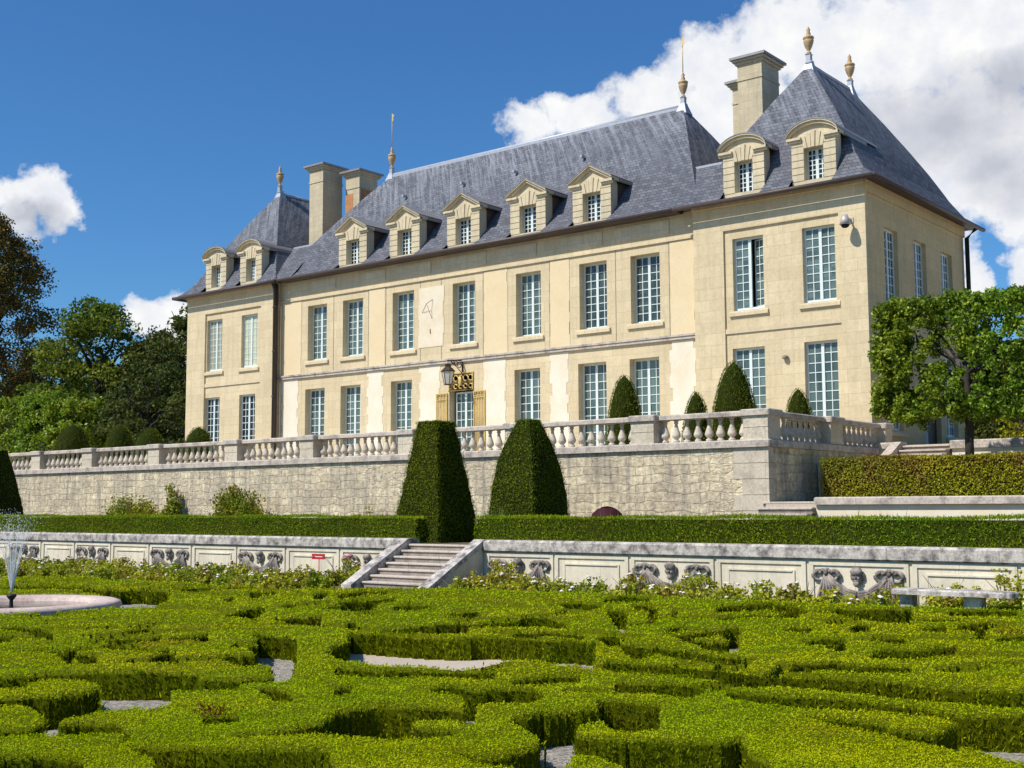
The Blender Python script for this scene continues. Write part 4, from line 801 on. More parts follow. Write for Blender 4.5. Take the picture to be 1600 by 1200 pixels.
b=MB(); b.lathe([(.155,5.21),(.265,5.745)],c,6,0,False); b.build('lantern_glass',M['glass_lamp'],lt)
sc=empty('security_camera',(-17.15,39.72,9.6),'small grey dome camera fixed to the wall beside the upper corner window','camera')
b=MB(); b.box(-17.22,-17.02,39.70,39.73,9.62,9.80); b.tube([(-17.12,39.71,9.74),(-17.12,39.36,9.74)],.035,6); b.build('bracket',M['metal_grey'],sc)
b=MB(); b.lathe([(.10,.06),(.15,-.10),(.19,-.28),(.0,-.28)],(-17.15,39.32,9.78),12); d_=b.build('housing',M['metal_grey'],sc)
b=MB(); b.ell((-17.15,39.32,9.50),(.15,.15,.12),10); b.build('dome',M['dark'],sc)
# ================================================================== TERRACE WALL AND BALUSTRADES
tw=empty('terrace_wall',(-35,31,-.98),'tall rough limestone terrace wall holding up the garden in front of the chateau','wall')
b=MB(); b.quad((-75,31,-1.0),(-15.95,31,-1.0),(-15.95,31,1.64),(-75,31,1.64)); b.quad((-15.95,31,-1.0),(-15.95,39.8,-1.0),(-15.95,39.8,1.64),(-15.95,31,1.64))
b.quad((-75,31.7,1.64),(-75,31,1.64),(-15.95,31,1.64),(-15.95,31.7,1.64)); b.build('masonry',M['rubble'],tw)
b=MB()
for z0,z1 in zip(np.arange(-1,1.6,.44),np.arange(-.56,1.7,.44)): 
    L=.75+.35*R_.random(); b.box(-15.95-L,-15.938,30.985,31.3,z0+.012,min(z1,1.64)-.004)
b.build('quoin',M['quoin'],tw)
b=MB(); b.bevbox(-75,-15.86,30.90,31.75,1.645,1.855,.03); b.bevbox(-16.65,-15.86,31.752,39.86,1.645,1.855,.03); b.build('plinth_course',M['rail'],tw)
BAL=[(.10,0),(.105,.03),(.10,.065),(.06,.09),(.07,.11),(.125,.17),(.135,.21),(.125,.26),(.095,.34),(.065,.43),(.05,.51),(.046,.555),(.07,.57),(.07,.595),(.05,.61),(.085,.645),(.09,.67)]
def bal_mesh():
    b=MB(); b.lathe(BAL,(0,0,0),10,0,True); b.box(-.11,.11,-.11,.11,-.012,.012); b.box(-.105,.105,-.105,.105,.655,.675); return b
bal0=None
def baluster(root,x,y):
    global bal0
    if bal0 is None:
        o=bal_mesh().build('baluster',M['baluster']); bal0=o
    else:
        o=bal0.copy(); COL.objects.link(o)
    o.parent=root; L=wloc(root); o.location=(x-L[0],y-L[1],1.862-L[2]); o['_w']=[x,y,1.862]
def pier(root,x0,x1,y0,y1):
    b=MB(); b.box(x0,x1,y0,y1,1.857,2.52); b.box(x0+.0,x1,y0-.012,y0-.001,2.20,2.212); b.bevbox(x0-.07,x1+.07,y0-.07,y1+.07,2.522,2.70,.03,1); b.build('pier',[M['pier'],M['rail']],root)
fb=empty('balustrade',(-35,31.3,1.85),'long stone balustrade along the front edge of the terrace, with thick square piers','balustrade')
PX=[(-58.2,-57.5),(-53.65,-52.92),(-49.45,-48.7),(-44.54,-43.78),(-39.48,-38.72),(-35.08,-34.35),(-30.03,-29.33),(-25.25,-24.55),(-20.41,-19.62),(-16.68,-15.92)]
for a,c in PX: pier(fb,a,c,30.96,31.70)
for k in range(len(PX)-1):
    a,c=PX[k][1],PX[k+1][0]; n=max(2,round((c-a)/.375))
    if k==0: n=10
    for j in range(n): baluster(fb,a+(c-a)*(j+.5)/n,31.33)
    b=MB(); b.bevbox(a+.072,c-.072,31.10,31.56,2.537,2.682,.035); b.build('rail',M['rail'],fb)
sb=empty('balustrade',(-16.3,35.5,1.85),'short shaded stone balustrade on the return of the terrace towards the corner of the chateau','balustrade')
for a,c in ((34.99,35.85),(39.14,39.72)): pier(sb,-16.66,-15.92,a,c)
for a,c in ((31.71,34.99),(35.85,39.14)):
    n=9
    for j in range(n): baluster(sb,-16.28,a+(c-a)*(j+.5)/n)
    b=MB(); b.bevbox(-16.50,-16.05,a+.072,c-.072,2.537,2.682,.035); b.build('rail',M['rail'],sb)

# ================================================================== LOWER PANELLED WALLS AND GARDEN STAIRS
YR=25.4
def panel_wall(name,label,x0,x1,panels):
    r=empty(name,((x0+x1)/2,YR,GZ),label,'wall')
    b=MB(); b.box(x0,x1,YR,YR+.40,GZ,-1.135); b.build('wall_body',M['panel'],r)
    b=MB(); b.bevbox(x0,x1,YR-.10,YR+.48,-1.12,-.845,.05); b.box(x0,x1,YR-.05,YR+.3,-1.155,-1.122); b.build('coping',M['coping'],r)
    for (a,c,kind) in panels:
        g=MB(); e=.10
        g.box(a+.02,c-.02,YR-.035,YR-.001,-1.27,-1.185); g.box(a+.02,a+.02+e,YR-.035,YR-.001,GZ,-1.272); g.box(c-.02-e,c-.02,YR-.035,YR-.001,GZ,-1.272)
        if kind=='plain':
            i=.34; g.box(a+i,c-i,YR-.05,YR-.001,-1.43,-1.395); g.box(a+i-.05,a+i,YR-.03,YR-.001,GZ+.1,-1.395); g.box(c-i,c-i+.05,YR-.03,YR-.001,GZ+.1,-1.395)
            g.box(a+i,c-i,YR-.02,YR-.001,GZ+.1,-1.432)
        g.build('panel_frame',M['panel'],r)
        if kind=='relief': relief(r,(a+c)/2,c-a)
    return r
relief_src={}
def relief(r,xc,wd):
    s=wd/2.25; z0=-1.32
    # mask
    b=MB(); c=(xc,YR-.03,z0-.17)
    b.ell(c,(.125*s,.12,.19),12); b.ell((xc,YR-.10,z0-.07),(.135*s,.09,.10),10,0,.12)
    b.ell((xc,YR-.155,z0-.19),(.022,.03,.045),6); b.ell((xc,YR-.12,z0-.315),(.07*s,.05,.07),8,0,.1)
    for sg in (-1,1):
        b.ell((xc+sg*.05,YR-.135,z0-.13),(.038,.02,.014),6); b.ell((xc+sg*.055,YR-.12,z0-.205),(.035,.03,.03),6); b.ell((xc+sg*.125*s,YR-.04,z0-.16),(.04,.05,.10),6,0,.15)
    b.tube([(xc-.045,YR-.14,z0-.262),(xc,YR-.15,z0-.256),(xc+.045,YR-.14,z0-.262)],.012,5)
    b.build('carved_mask',M['relief'],r)
    for sg in (-1,1):
        b=MB(); bx=xc+sg*.70*s; q=random.Random(int(xc*100)+sg)
        for k in range(6):      # knotted bunch of cloth at the top
            u=-1+2*k/5; b.ell((bx+.13*u*s,YR-.04-.035*(1-abs(u)),z0-.05-.045*u*u+q.uniform(-.012,.012)),(.055*s,.055,.045),8,0,.12)
        b.ell((bx,YR-.075,z0-.10),(.05,.05,.065),8,0,.1)
        for sg2 in (-1,1):      # scrolled ends curling outwards and down
            b.tube([(bx+sg2*(.13+.17*math.sin(t*.9))*s,YR-.035-.03*math.sin(t*.9),z0-.06-.105*(1-math.cos(t*.9))) for t in np.linspace(0,3.9,11)],[.035,.045,.05,.05,.045,.042,.04,.036,.03,.024,.016],7)
        for k in range(5):      # hanging drapery folds fanning out
            u=-.5+.25*k; b.tube([(bx+u*.07,YR-.06,z0-.13),(bx+u*.22*s-sg*.01,YR-.07,z0-.34),(bx+u*.42*s-sg*.02,YR-.05,z0-.60),(bx+u*.5*s-sg*.02,YR-.045,z0-.80)],[.018,.03,.036,.034],6)
        for k in range(3):      # swag towards the mask
            b.tube([(bx-sg*.05,YR-.05-.02*k,z0-.13-.04*k),(bx-sg*.24*s,YR-.06,z0-.33-.055*k),(bx-sg*.46*s,YR-.07,z0-.47-.05*k),(xc+sg*.02,YR-.07,z0-.52-.05*k)],[.025,.042,.05,.048],6)
        b.build('carved_swag',M['relief'],r)
PR=[(-21.36,-19.11,'relief'),(-19.09,-16.84,'plain'),(-16.80,-14.49,'relief'),(-14.45,-12.20,'plain'),(-12.16,-9.90,'relief'),(-9.86,-7.72,'plain'),(-7.68,-5.4,'relief'),(-5.36,-3.1,'plain')]
panel_wall('panelled_wall','low pale panelled wall with carved masks, between the stone stairs and the bench',-21.44,-1.0,PR)
PL=[(-49.9,-47.6,'relief'),(-47.56,-45.32,'plain'),(-45.28,-43.10,'relief'),(-43.01,-40.85,'plain'),(-40.79,-38.58,'relief'),(-38.52,-36.32,'plain'),(-36.26,-33.99,'relief'),(-33.92,-31.66,'plain'),(-31.63,-29.35,'relief'),(-29.29,-26.96,'plain'),(-26.92,-24.6,'relief')]
panel_wall('panelled_wall','low pale panelled wall with carved masks behind the fountain, ending at the stone stairs',-70,-24.52,PL)
st=empty('garden_stairs',(-22.95,24.3,GZ),'worn stone garden stairs between two sloping side walls, leading up to the clipped yews','stairs')
ZT0=-.99; NR=7; RUN=.30; RIS=.157
for k in range(NR):
    y=YR-RUN*k; z=ZT0-RIS*k
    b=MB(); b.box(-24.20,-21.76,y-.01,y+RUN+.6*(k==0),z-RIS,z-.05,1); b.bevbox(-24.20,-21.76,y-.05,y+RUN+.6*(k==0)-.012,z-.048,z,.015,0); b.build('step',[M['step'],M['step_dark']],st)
for x0,x1 in ((-24.52,-24.21),(-21.75,-21.44)):
    b=MB(); y0=YR-RUN*(NR+.1); b.prism([(YR+.5,-1.0),(YR+.5,GZ),(y0,GZ),(y0,GZ+.05),(YR+.0,-1.0)],'x',x0+.02,x1-.02); b.build('stair_cheek',M['panel'],st)
    b=MB(); b.prism([(YR+.42,-.84),(YR-.02,-.84),(y0-.10,GZ+.17),(y0-.10,GZ+.02),(YR-.02,-1.0),(YR+.42,-1.0)],'x',x0-.03,x1+.03); b.build('cheek_coping',M['coping'],st)

# ================================================================== STEPS AND WALL BESIDE THE TERRACE
ws=empty('terrace_steps',(-15.2,30.5,-.98),'short flight of stone steps tucked against the corner of the tall terrace wall','steps')
for k in range(7):
    z=.13-.158*k; y=30.72-.33*k*.9
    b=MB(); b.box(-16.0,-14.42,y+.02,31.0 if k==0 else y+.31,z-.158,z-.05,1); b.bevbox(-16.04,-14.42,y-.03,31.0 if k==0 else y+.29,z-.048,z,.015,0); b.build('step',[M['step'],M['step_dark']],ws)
cw=empty('coped_wall',(-9,30.6,-.98),'low rough wall with a pale flat coping below the brown hornbeam hedge','wall')
b=MB(); b.box(-14.40,12,30.62,31.1,-1.0,.04); b.build('wall_body',M['plaster_worn'],cw)
b=MB(); b.bevbox(-14.42,12,30.50,31.15,.045,.24,.03); b.build('coping',M['rail'],cw)
yw=empty('coped_wall',(-10,38.6,1.2),'low wall with pale coping behind the pleached lime, by the side door steps','wall')
b=MB(); b.box(-15.9,-15.15,38.55,38.9,1.0,1.82); b.box(-13.55,20,38.55,38.9,1.0,1.76); b.build('wall_body',M['plaster_white'],yw)
b=MB(); b.bevbox(-15.9,-15.15,38.45,38.95,1.825,2.02,.03); b.bevbox(-13.6,20,38.45,38.95,1.765,2.02,.03); b.build('coping',M['rail'],yw)
ys=empty('side_steps',(-14.3,38.3,1.2),'three pale steps with a sloping cheek climbing to the side door of the chateau','steps')
for k in range(4):
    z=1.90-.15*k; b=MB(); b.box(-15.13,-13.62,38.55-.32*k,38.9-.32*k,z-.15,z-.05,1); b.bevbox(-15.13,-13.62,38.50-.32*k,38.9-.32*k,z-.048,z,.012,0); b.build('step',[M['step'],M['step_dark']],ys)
b=MB(); b.prism([(38.95,2.03),(38.5,2.03),(37.2,1.42),(37.2,1.24),(38.95,1.24)],'x',-15.45,-15.14); b.build('stair_cheek',M['rail'],ys)

# ================================================================== BENCH, SIGN, FOUNTAIN
bn=empty('stone_bench',(-8.2,23.3,GZ),'long backless stone bench standing among the roses in front of the panelled wall','bench')
b=MB(); b.bevbox(-9.36,-7.14,23.0,23.5,-1.655,-1.55,.03); b.build('seat',M['coping'],bn)
for x0,x1 in ((-9.25,-9.0),(-8.05,-7.72)):
    b=MB(); b.bevbox(x0,x1,23.16,23.44,GZ,-1.657,.02); b.build('leg',M['coping'],bn)
sg=empty('garden_sign',(-26.35,24.0,GZ),'tiny red notice on a thin stake standing in the rose bed','sign')
b=MB(); b.tube([(-26.35,24.02,GZ),(-26.35,24.02,-1.40)],.012,6); b.build('stake',M['red_sign'],sg)
b=MB(); b.box(-26.61,-26.09,23.98,24.0,-1.42,-1.27,0); b.lathe([(.035,0),(.035,.004)],(-26.54,23.977,-1.345),8,1)
b.box(-26.47,-26.17,23.974,23.979,-1.355,-1.335,1); b.build('sign_board',[M['red_sign'],M['white_mark']],sg)
BC=(-23.35,13.15); BR=2.08
ft=empty('fountain',(BC[0],BC[1],GZ),'round pinkish stone fountain basin with a single upright water jet','fountain')
b=MB(); prof=[(BR-.25,0),(BR-.14,.10),(BR-.03,.20),(BR+.02,.28),(BR-.01,.345),(BR-.10,.375),(BR-.42,.365),(BR-.50,.33),(BR-.52,.22)]
b.lathe(prof,(BC[0],BC[1],GZ),64); b.build('basin',M['pinkstone'],ft)
b=MB(); b.add([(BC[0]+(BR-.5)*math.cos(t),BC[1]+(BR-.5)*math.sin(t),GZ+.27) for t in np.linspace(0,2*math.pi,48,endpoint=False)],[tuple(range(48))]); b.build('water_surface',M['water'],ft)
b=MB(); b.lathe([(.05,.2),(.04,.30),(.035,.40),(.09,.47),(.10,.50),(.07,.52)],(BC[0],BC[1],GZ),10); b.build('nozzle',M['iron'],ft)
b=MB(); q=random.Random(3)
for k in range(30):
    t=2*math.pi*k/30+q.uniform(-.1,.1); v=q.uniform(4.3,5.6); sp_=q.uniform(.06,.24); tt=np.linspace(0,.36,9)
    b.tube([(BC[0]+math.cos(t)*sp_*v*.36*x*2.2,BC[1]+math.sin(t)*sp_*v*.36*x*2.2,GZ+.5+v*x-4.9*x*x) for x in tt],[.007,.007,.007,.006,.006,.005,.004,.004,.003],4)
for k in range(900):
    x=q.uniform(.25,.85); t=q.uniform(0,6.28); v=q.uniform(4.6,5.8); sp_=q.uniform(.1,.5); s=q.uniform(.003,.008)
    z=GZ+.5+v*x-4.9*x*x
    if z<GZ+.3: continue
    b.ell((BC[0]+math.cos(t)*sp_*1.7*x,BC[1]+math.sin(t)*sp_*1.7*x,z),(s,s,s*1.4),4)
b.build('water_jet',M['spray'],ft)

# ================================================================== CLIPPED EVERGREENS
def grid_patch(b,fn,nu,nv,amp,m=0):
    vs=[];fs=[]
    for i in range(nu+1):
        for j in range(nv+1):
            p=np.array(fn(i/nu,j/nv)); vs.append(tuple(p+RNG.normal(size=3)*amp))
    for i in range(nu):
        for j in range(nv): fs.append((i*(nv+1)+j,(i+1)*(nv+1)+j,(i+1)*(nv+1)+j+1,i*(nv+1)+j+1))
    b.add(vs,fs,m)
def box_hedge(name,label,cat,x0,x1,y0,y1,z0,z1,mat,core,dens,w,h,kind='blade',group=None,taper=0,sides='fterl'):
    """clipped straight hedge: dark inner body and a skin of leaves"""
    o=empty(name,((x0+x1)/2,(y0+y1)/2,z0),label,cat,group) if False else None
    b=MB(); e=.05
    b.box(x0+e,x1-e,y0+e,y1-e,z0,z1-e,0)
    L=[]
    def scat(n,fx,nrm):
        U=RNG.random((n,2)); P=np.array(fx(U[:,0],U[:,1])).T; wob=(np.sin(P[:,0]*2.1+P[:,2]*3)+np.sin(P[:,0]*.83+1)+np.sin(P[:,1]*3.1))*.018
        N_=np.broadcast_to(np.array(nrm,float),(n,3)); P=P+N_*(wob[:,None]+RNG.normal(size=(n,1))*.02)
        L.append(blades(P,N_,w,h,.55,.55,.5) if kind=='blade' else leafcards(P,N_,w,h,.45))
    A=lambda a:int(a*dens)
    scat(A((x1-x0)*(z1-z0)),lambda u,v:(x0+(x1-x0)*u,np.full_like(u,y0),z0+(z1-z0)*v),(0,-1,0))
    scat(A((x1-x0)*(y1-y0)*1.1),lambda u,v:(x0+(x1-x0)*u,y0+(y1-y0)*v,np.full_like(u,z1)),(0,0,1))
    scat(A((z1-z0)*(y1-y0)),lambda u,v:(np.full_like(u,x1),y0+(y1-y0)*u,z0+(z1-z0)*v),(1,0,0))
    scat(A((z1-z0)*(y1-y0)*.5),lambda u,v:(np.full_like(u,x0),y0+(y1-y0)*u,z0+(z1-z0)*v),(-1,0,0))
    scat(A((x1-x0)*(z1-z0)*.25),lambda u,v:(x0+(x1-x0)*u,np.full_like(u,y1),z0+(z1-z0)*v),(0,1,0))
    b.leaves(np.concatenate(L),1)
    return b.build(name,[core,mat],None,label,cat,group)
box_hedge('hedge','long clipped green hedge behind the panelled wall on the fountain side of the stairs','hedge',-66,-24.15,25.62,26.2,-.98,-.24,M['hedge'],M['hedge_core'],900,.018,.07)
box_hedge('hedge','clipped green hedge behind the panelled wall on the bench side of the stairs','hedge',-21.95,-2,25.62,26.2,-.98,-.25,M['hedge'],M['hedge_core'],1100,.018,.07)
box_hedge('hornbeam_hedge','yellow and brown hornbeam hedge between the pale coping and the pleached lime','hedge',-15.35,-3,33.0,33.9,.13,1.32,M['hornbeam'],M['hornbeam_core'],1100,.045,.062,'card')
def topiary(label,cx,cy,z0,z1,hb,ht,dens,pw=1.0,rounded=0.0,w=.013,h=.07,name='clipped_yew',group=None,cat='topiary'):
    """four-sided tapering yew with flat top"""
    b=MB(); L=[]
    def half(t): return hb+(ht-hb)*(t**pw)
    ang=[(0,-1),(1,0),(0,1),(-1,0)]
    for (nx,ny) in ang:
        tx,ty=-ny,nx
        def fn(u,v,k=0.0):
            r=half(v)-k; s=(2*u-1)*r; 
            return (cx+nx*r+tx*s, cy+ny*r+ty*s, z0+(z1-z0)*v)
        grid_patch(b,lambda u,v:fn(u,v,.04),14,24,.012,0)
        area=2*(hb+ht)*(z1-z0)/1.0/1.0*.5*1.0*2/2
        n=int(area*dens*(1.0 if (nx,ny) in ((0,-1),(1,0)) else .35)); U=RNG.random(n); V=1-np.sqrt(1-RNG.random(n)*(1-(ht/hb)**2))/1.0 if hb>0 else RNG.random(n)
        V=np.clip(V,0,1)/max(1e-6,(1-ht/hb)) if hb!=ht else V
        V=np.clip(V,0,1)
        R0=hb+(ht-hb)*V**pw; S=(2*U-1)*R0
        P=np.stack([cx+nx*R0+tx*S,cy+ny*R0+ty*S,z0+(z1-z0)*V],1)
        dz=(hb-ht)/(z1-z0); N_=np.broadcast_to(unit(np.array([nx,ny,dz])),(n,3))
        P=P+N_*(RNG.normal(size=(n,1))*.014)
        k_=RNG.random(n)<.6; L.append(blades(P[k_],N_[k_],w,h,.5,.75,.4)); L.append(leafcards(P[~k_],N_[~k_],w*1.6,h*.9,1.3))
    n=int(4*ht*ht*dens); U=RNG.random((n,2))*2-1; P=np.stack([cx+U[:,0]*ht,cy+U[:,1]*ht,np.full(n,z1)],1)
    L.append(blades(P,np.broadcast_to(np.array([0,0,1.0]),(n,3)),w,h,.5,.5,.5))
    b.quad((cx-ht,cy-ht,z1-.03),(cx+ht,cy-ht,z1-.03),(cx+ht,cy+ht,z1-.03),(cx-ht,cy+ht,z1-.03))
    b.leaves(np.concatenate(L),1)
    return b.build(name,[M['yew_core'],M['yew']],None,label,cat,group)
topiary('tall square-sided clipped yew standing right at the top of the garden stairs',-24.58,26.95,-.98,2.50,.97,.41,1300,1.0,group='big clipped yews along the terrace wall')
topiary('broad clipped yew with bulging sides just past the stairs, its foot hidden by the hedge',-21.75,27.72,-.98,2.46,.84,.25,1300,2.7,group='big clipped yews along the terrace wall')
topiary('dark clipped yew cut off by the edge of the picture, beyond the fountain',-50.35,27.4,-.98,2.5,1.0,.38,400,1.4,group='big clipped yews along the terrace wall')
def cone_yew(label,cx,cy,z0,z1,r,sharp,dens=700,group='small rounded yews on the terrace',w=.018,h=.07):
    b=MB(); nb=[];  H=z1-z0
    prof=[(r*(1-(k/12)**sharp)**.52+.001 if k<12 else .001, H*k/12) for k in range(13)]
    b.lathe([(max(.01,a-.04),z) for a,z in prof],(cx,cy,z0),16,0)
    n=int(2*math.pi*r*H*.7*dens); V=RNG.random(n*2); Rv=(1-V**sharp)**.52; keep=RNG.random(n*2)<np.maximum(Rv,.12); V=V[keep][:n]; Rv=Rv[keep][:n]; n=len(V)
    t=RNG.random(n)*2*math.pi; P=np.stack([cx+r*Rv*np.cos(t),cy+r*Rv*np.sin(t),z0+H*V],1)
    N_=unit(np.stack([np.cos(t),np.sin(t),.25+V*V],1)); P+=N_*RNG.normal(size=(n,1))*.012
    b.leaves(blades(P,N_,w,h,.55,.6,.4),1)
    return b.build('clipped_yew',[M['yew_core'],M['yew']],None,label,'topiary',group)
cone_yew('rounded clipped yew in front of the last ground floor windows before the corner pavilion',-22.65,34,1.7,4.32,.62,2.0)
cone_yew('smallest rounded yew, peeping over the balustrade by the joint of main front and corner pavilion',-19.95,34,1.7,3.60,.47,1.9)
cone_yew('tallest pointed yew on the terrace, in front of the pavilion window',-18.6,34,1.7,4.46,.78,1.55)
cone_yew('rounded yew at the terrace corner, in front of the last pavilion window',-16.95,35.0,1.7,3.58,.46,2.4)
cone_yew('small domed yew at the foot of the far pavilion corner',-46.5,35,1.7,3.72,.74,2.4)
cone_yew('tapered yew with a rounded head before the dark trees, nearest the far pavilion but one',-50.2,35,1.7,3.87,.88,1.8,450)
cone_yew('narrow domed yew before the dark trees, a pier away from the far pavilion',-52.7,35,1.7,4.12,.80,2.4,450)
cone_yew('domed yew in front of the pleached trees, furthest from the chateau',-56.8,35,1.7,4.30,1.0,2.6,450)
# ================================================================== SMALLER PLANTS
def bush(name,label,cat,c,r,n,mat,w=.05,l=.075,group=None,stems=6,kind='card',zsq=1.0,flat=.3):
    """loose plant: stems and leaves in drifting clumps"""
    b=MB(); c=np.array(c,float); r=np.array(r,float)
    for k in range(stems):
        t=R_.uniform(0,6.28); q=R_.uniform(.3,.95); e=c+np.array([r[0]*q*math.cos(t),r[1]*q*math.sin(t),r[2]*R_.uniform(.9,1.75)])
        mid=(c+e)/2+np.array([R_.uniform(-.1,.1)*r[0],R_.uniform(-.1,.1)*r[1],.15*r[2]])
        b.tube([tuple(c+np.array([r[0]*.15*math.cos(t),r[1]*.15*math.sin(t),0])),tuple(mid),tuple(e)],[.014,.010,.005],4,0)
    nc=max(5,n//28); cen=RNG.normal(size=(nc,3)); cen=unit(cen)*RNG.uniform(.35,1.0,(nc,1)); cen[:,2]=np.abs(cen[:,2])*1.0+.0
    C=c+cen*r*np.array([1,1,1.6]); sz=RNG.uniform(.16,.34,(nc,1))*r.mean()*1.15
    idx=RNG.integers(0,nc,n); off=RNG.normal(size=(n,3)); off=unit(off)*RNG.random((n,1))**.45
    P=C[idx]+off*sz[idx]; P[:,2]=np.maximum(P[:,2],c[2]+.02)
    N_=unit(off+np.array([0,-.25,.6]))
    if kind=='card': b.leaves(leafcards(P,N_,w,l,flat),1)
    else: b.leaves(blades(P,N_,w,l,.5,.5,.6),1)
    return b,P
flower_src={}
def flower(parent,p,mat,s):
    if mat not in flower_src:
        b=MB()
        for k in range(5):
            t=2*math.pi*k/5; b.ell((.5*math.cos(t),.5*math.sin(t),0),(.55,.55,.42),6,0,.1)
        b.ell((0,0,.15),(.5,.5,.5),6,0,.1)
        o=b.build('rose_flower',M[mat]); flower_src[mat]=o
    else: o=flower_src[mat].copy(); COL.objects.link(o)
    o.parent=parent; o.location=p; o.scale=(s,s,s)
def rose_bush(label,x,y,rx_,h,n,fl,group='rose bushes along the panelled wall'):
    b,P=bush('rose_bush',label,'rose bush',(x,y,GZ),(rx_*1.05,rx_*.9,h/1.75),max(n,900)+200,None,.058,.085)
    o=b.build('rose_bush',[M['bark_grey'],M['rose_leaf']],None,label,'rose bush',group)
    idx=np.argsort(-P[:,2]*1.6+P[:,1]*.6+RNG.normal(size=len(P))*.16)
    for k,(mat,s) in enumerate(fl):
        p=P[idx[k*3]]+np.array([0,-.03,.02]); flower(o,tuple(p),mat,s)
    return o
LB='low yellowing rose bush with a few pale flowers in the bed below the panelled wall'
x=-7.0
spots=[]
def row(x0,x1,y0,y1,step,h):
    xx=x0
    while xx<x1:
        spots.append((xx,R_.uniform(y0,y1),R_.uniform(.40,.60),h*R_.uniform(.75,1.2))); xx+=step*R_.uniform(.75,1.2)
row(-21.0,-6.5,24.4,24.9,.9,.56); row(-20.6,-9.4,23.2,23.8,.75,.56); row(-46.5,-25.2,24.3,24.9,1.1,.54); row(-46,-25.0,22.9,23.6,.95,.52); row(-44,-25.0,21.4,22.2,.90,.56)
for (xx,y,r,h) in spots:
    rose_bush(LB,xx,y,r,h,900,[(R_.choice(('petal_white','petal_white','petal_white','petal_cream')),R_.uniform(.032,.055)) for _ in range(R_.choice((2,3,4,5)))])
rose_bush('rose bush with one bright pink bloom close to the bottom of the stair wall',-19.35,24.0,.55,.82,420,[('petal_pink',.055),('petal_white',.04)])
rose_bush('bushy rose covering the first carved mask past the stairs',-20.35,24.7,.55,1.0,480,[('petal_white',.03)])
rose_bush('tall rose by the stairs with a deep pink bloom in front of a carved swag',-26.15,24.7,.6,.98,420,[('petal_pink',.085),('petal_pink',.05)])
rose_bush('tallest rose bush, rising behind the seat of the stone bench',-7.75,24.75,.65,1.15,560,[('petal_white',.04)])
rose_bush('leafy rose bush just behind the near end of the bench',-8.9,24.7,.5,.85,420,[('petal_white',.04)])
rose_bush('white-flowered rose at the outer end of the stone bench',-6.9,23.6,.45,.62,380,[('petal_white',.055),('petal_white',.05),('petal_white',.05)])
rose_bush('rose bush past the bench at the edge of the picture',-6.2,24.5,.6,.9,400,[('petal_white',.05)])
rose_bush('rose with white blooms hugging the inner end of the bench',-9.85,23.5,.45,.55,360,[('petal_white',.05),('petal_white',.045),('petal_white',.04)])
def wall_shrub(name,label,x,y,rx_,h,n,mat,**k):
    b,P=bush(name,label,'shrub',(x,y,-.98),(rx_,.35,h/1.75),n*3,None,.075,.12,stems=18,**k)
    return b.build(name,[M['bark_grey'],M[mat]],None,label,'shrub')
wall_shrub('wall_shrub','reddish green shrub spreading low against the rough terrace wall',-44.7,30.3,2.2,1.62,3000,'shrub_leaf')
wall_shrub('wall_shrub','tall thin green shrub reaching up the wall beside the reddish one',-42.3,30.6,.6,2.1,900,'shrub_leaf')
wall_shrub('wall_shrub','spiky yellow-green shrub with arching shoots against the rough terrace wall',-37.9,30.3,1.7,1.85,2600,'shrub_leaf',kind='blade')
wall_shrub('wall_shrub','thin climbing stems on the rough wall just before the square-sided yew',-31.4,30.6,.9,1.1,260,'shrub_leaf')
b=MB(); b.lathe([(.42,0),(.46,.25),(.40,.45),(.25,.58),(.02,.63)],(-18.72,27.2,-.62),12,0)
n=1500; t=RNG.random(n)*6.28; ph=RNG.random(n)*1.57; N_=np.stack([np.cos(t)*np.cos(ph),np.sin(t)*np.cos(ph),np.sin(ph)],1); P=np.array([-18.72,27.2,-.45])+N_*np.array([.45,.45,.46])
b.leaves(leafcards(P,N_,.03,.045,.5),1); b.add([(-18.8,27.2,-.98),(-18.64,27.2,-.98),(-18.64,27.2,-.5),(-18.8,27.2,-.5)],[(0,1,2,3)])
b.build('red_shrub',[M['redshrub'],M['redshrub']],None,'small dark red dome of a shrub looking over the hedge beside the bulging yew','shrub')
def blade_plant(x,y,n,h,label,group):
    b=MB(); P=np.stack([x+RNG.normal(size=n)*.16,y+RNG.normal(size=n)*.08,np.full(n,-.98)],1)
    d=unit(np.stack([RNG.normal(size=n)*.28,RNG.normal(size=n)*.2,np.ones(n)],1)); hh=h*RNG.uniform(.7,1.15,n)[:,None]; s=np.array([.014,0,0])
    b.leaves(np.stack([P-s,P+s,P+d*hh*.7+s*.8,P+d*hh],1),0)
    b.build('iris_clump',[M['iris']],None,label,'iris',group)
for k,xx in enumerate((-21.6,-21.85)): blade_plant(xx,26.35,26,1.05,'upright blade-leaved iris between the square-sided yew and the hedge end','irises by the stairs')
for k,xx in enumerate((-18.1,-16.0,-15.7,-15.4,-15.1,-14.3,-13.2,-12.4,-11.6,-10.7)): blade_plant(xx,26.45,16,.92,'thin iris tips showing just above the green hedge below the terrace steps','irises behind the hedge')
row2=[(-27.5,.85),(-29,.9),(-33.6,.9),(-35.5,.88),(-43.5,.9),(-45,.88)]
for xx,h in row2: blade_plant(xx,26.5,14,h,'thin iris tips showing just above the green hedge on the fountain side','irises behind the fountain hedge')

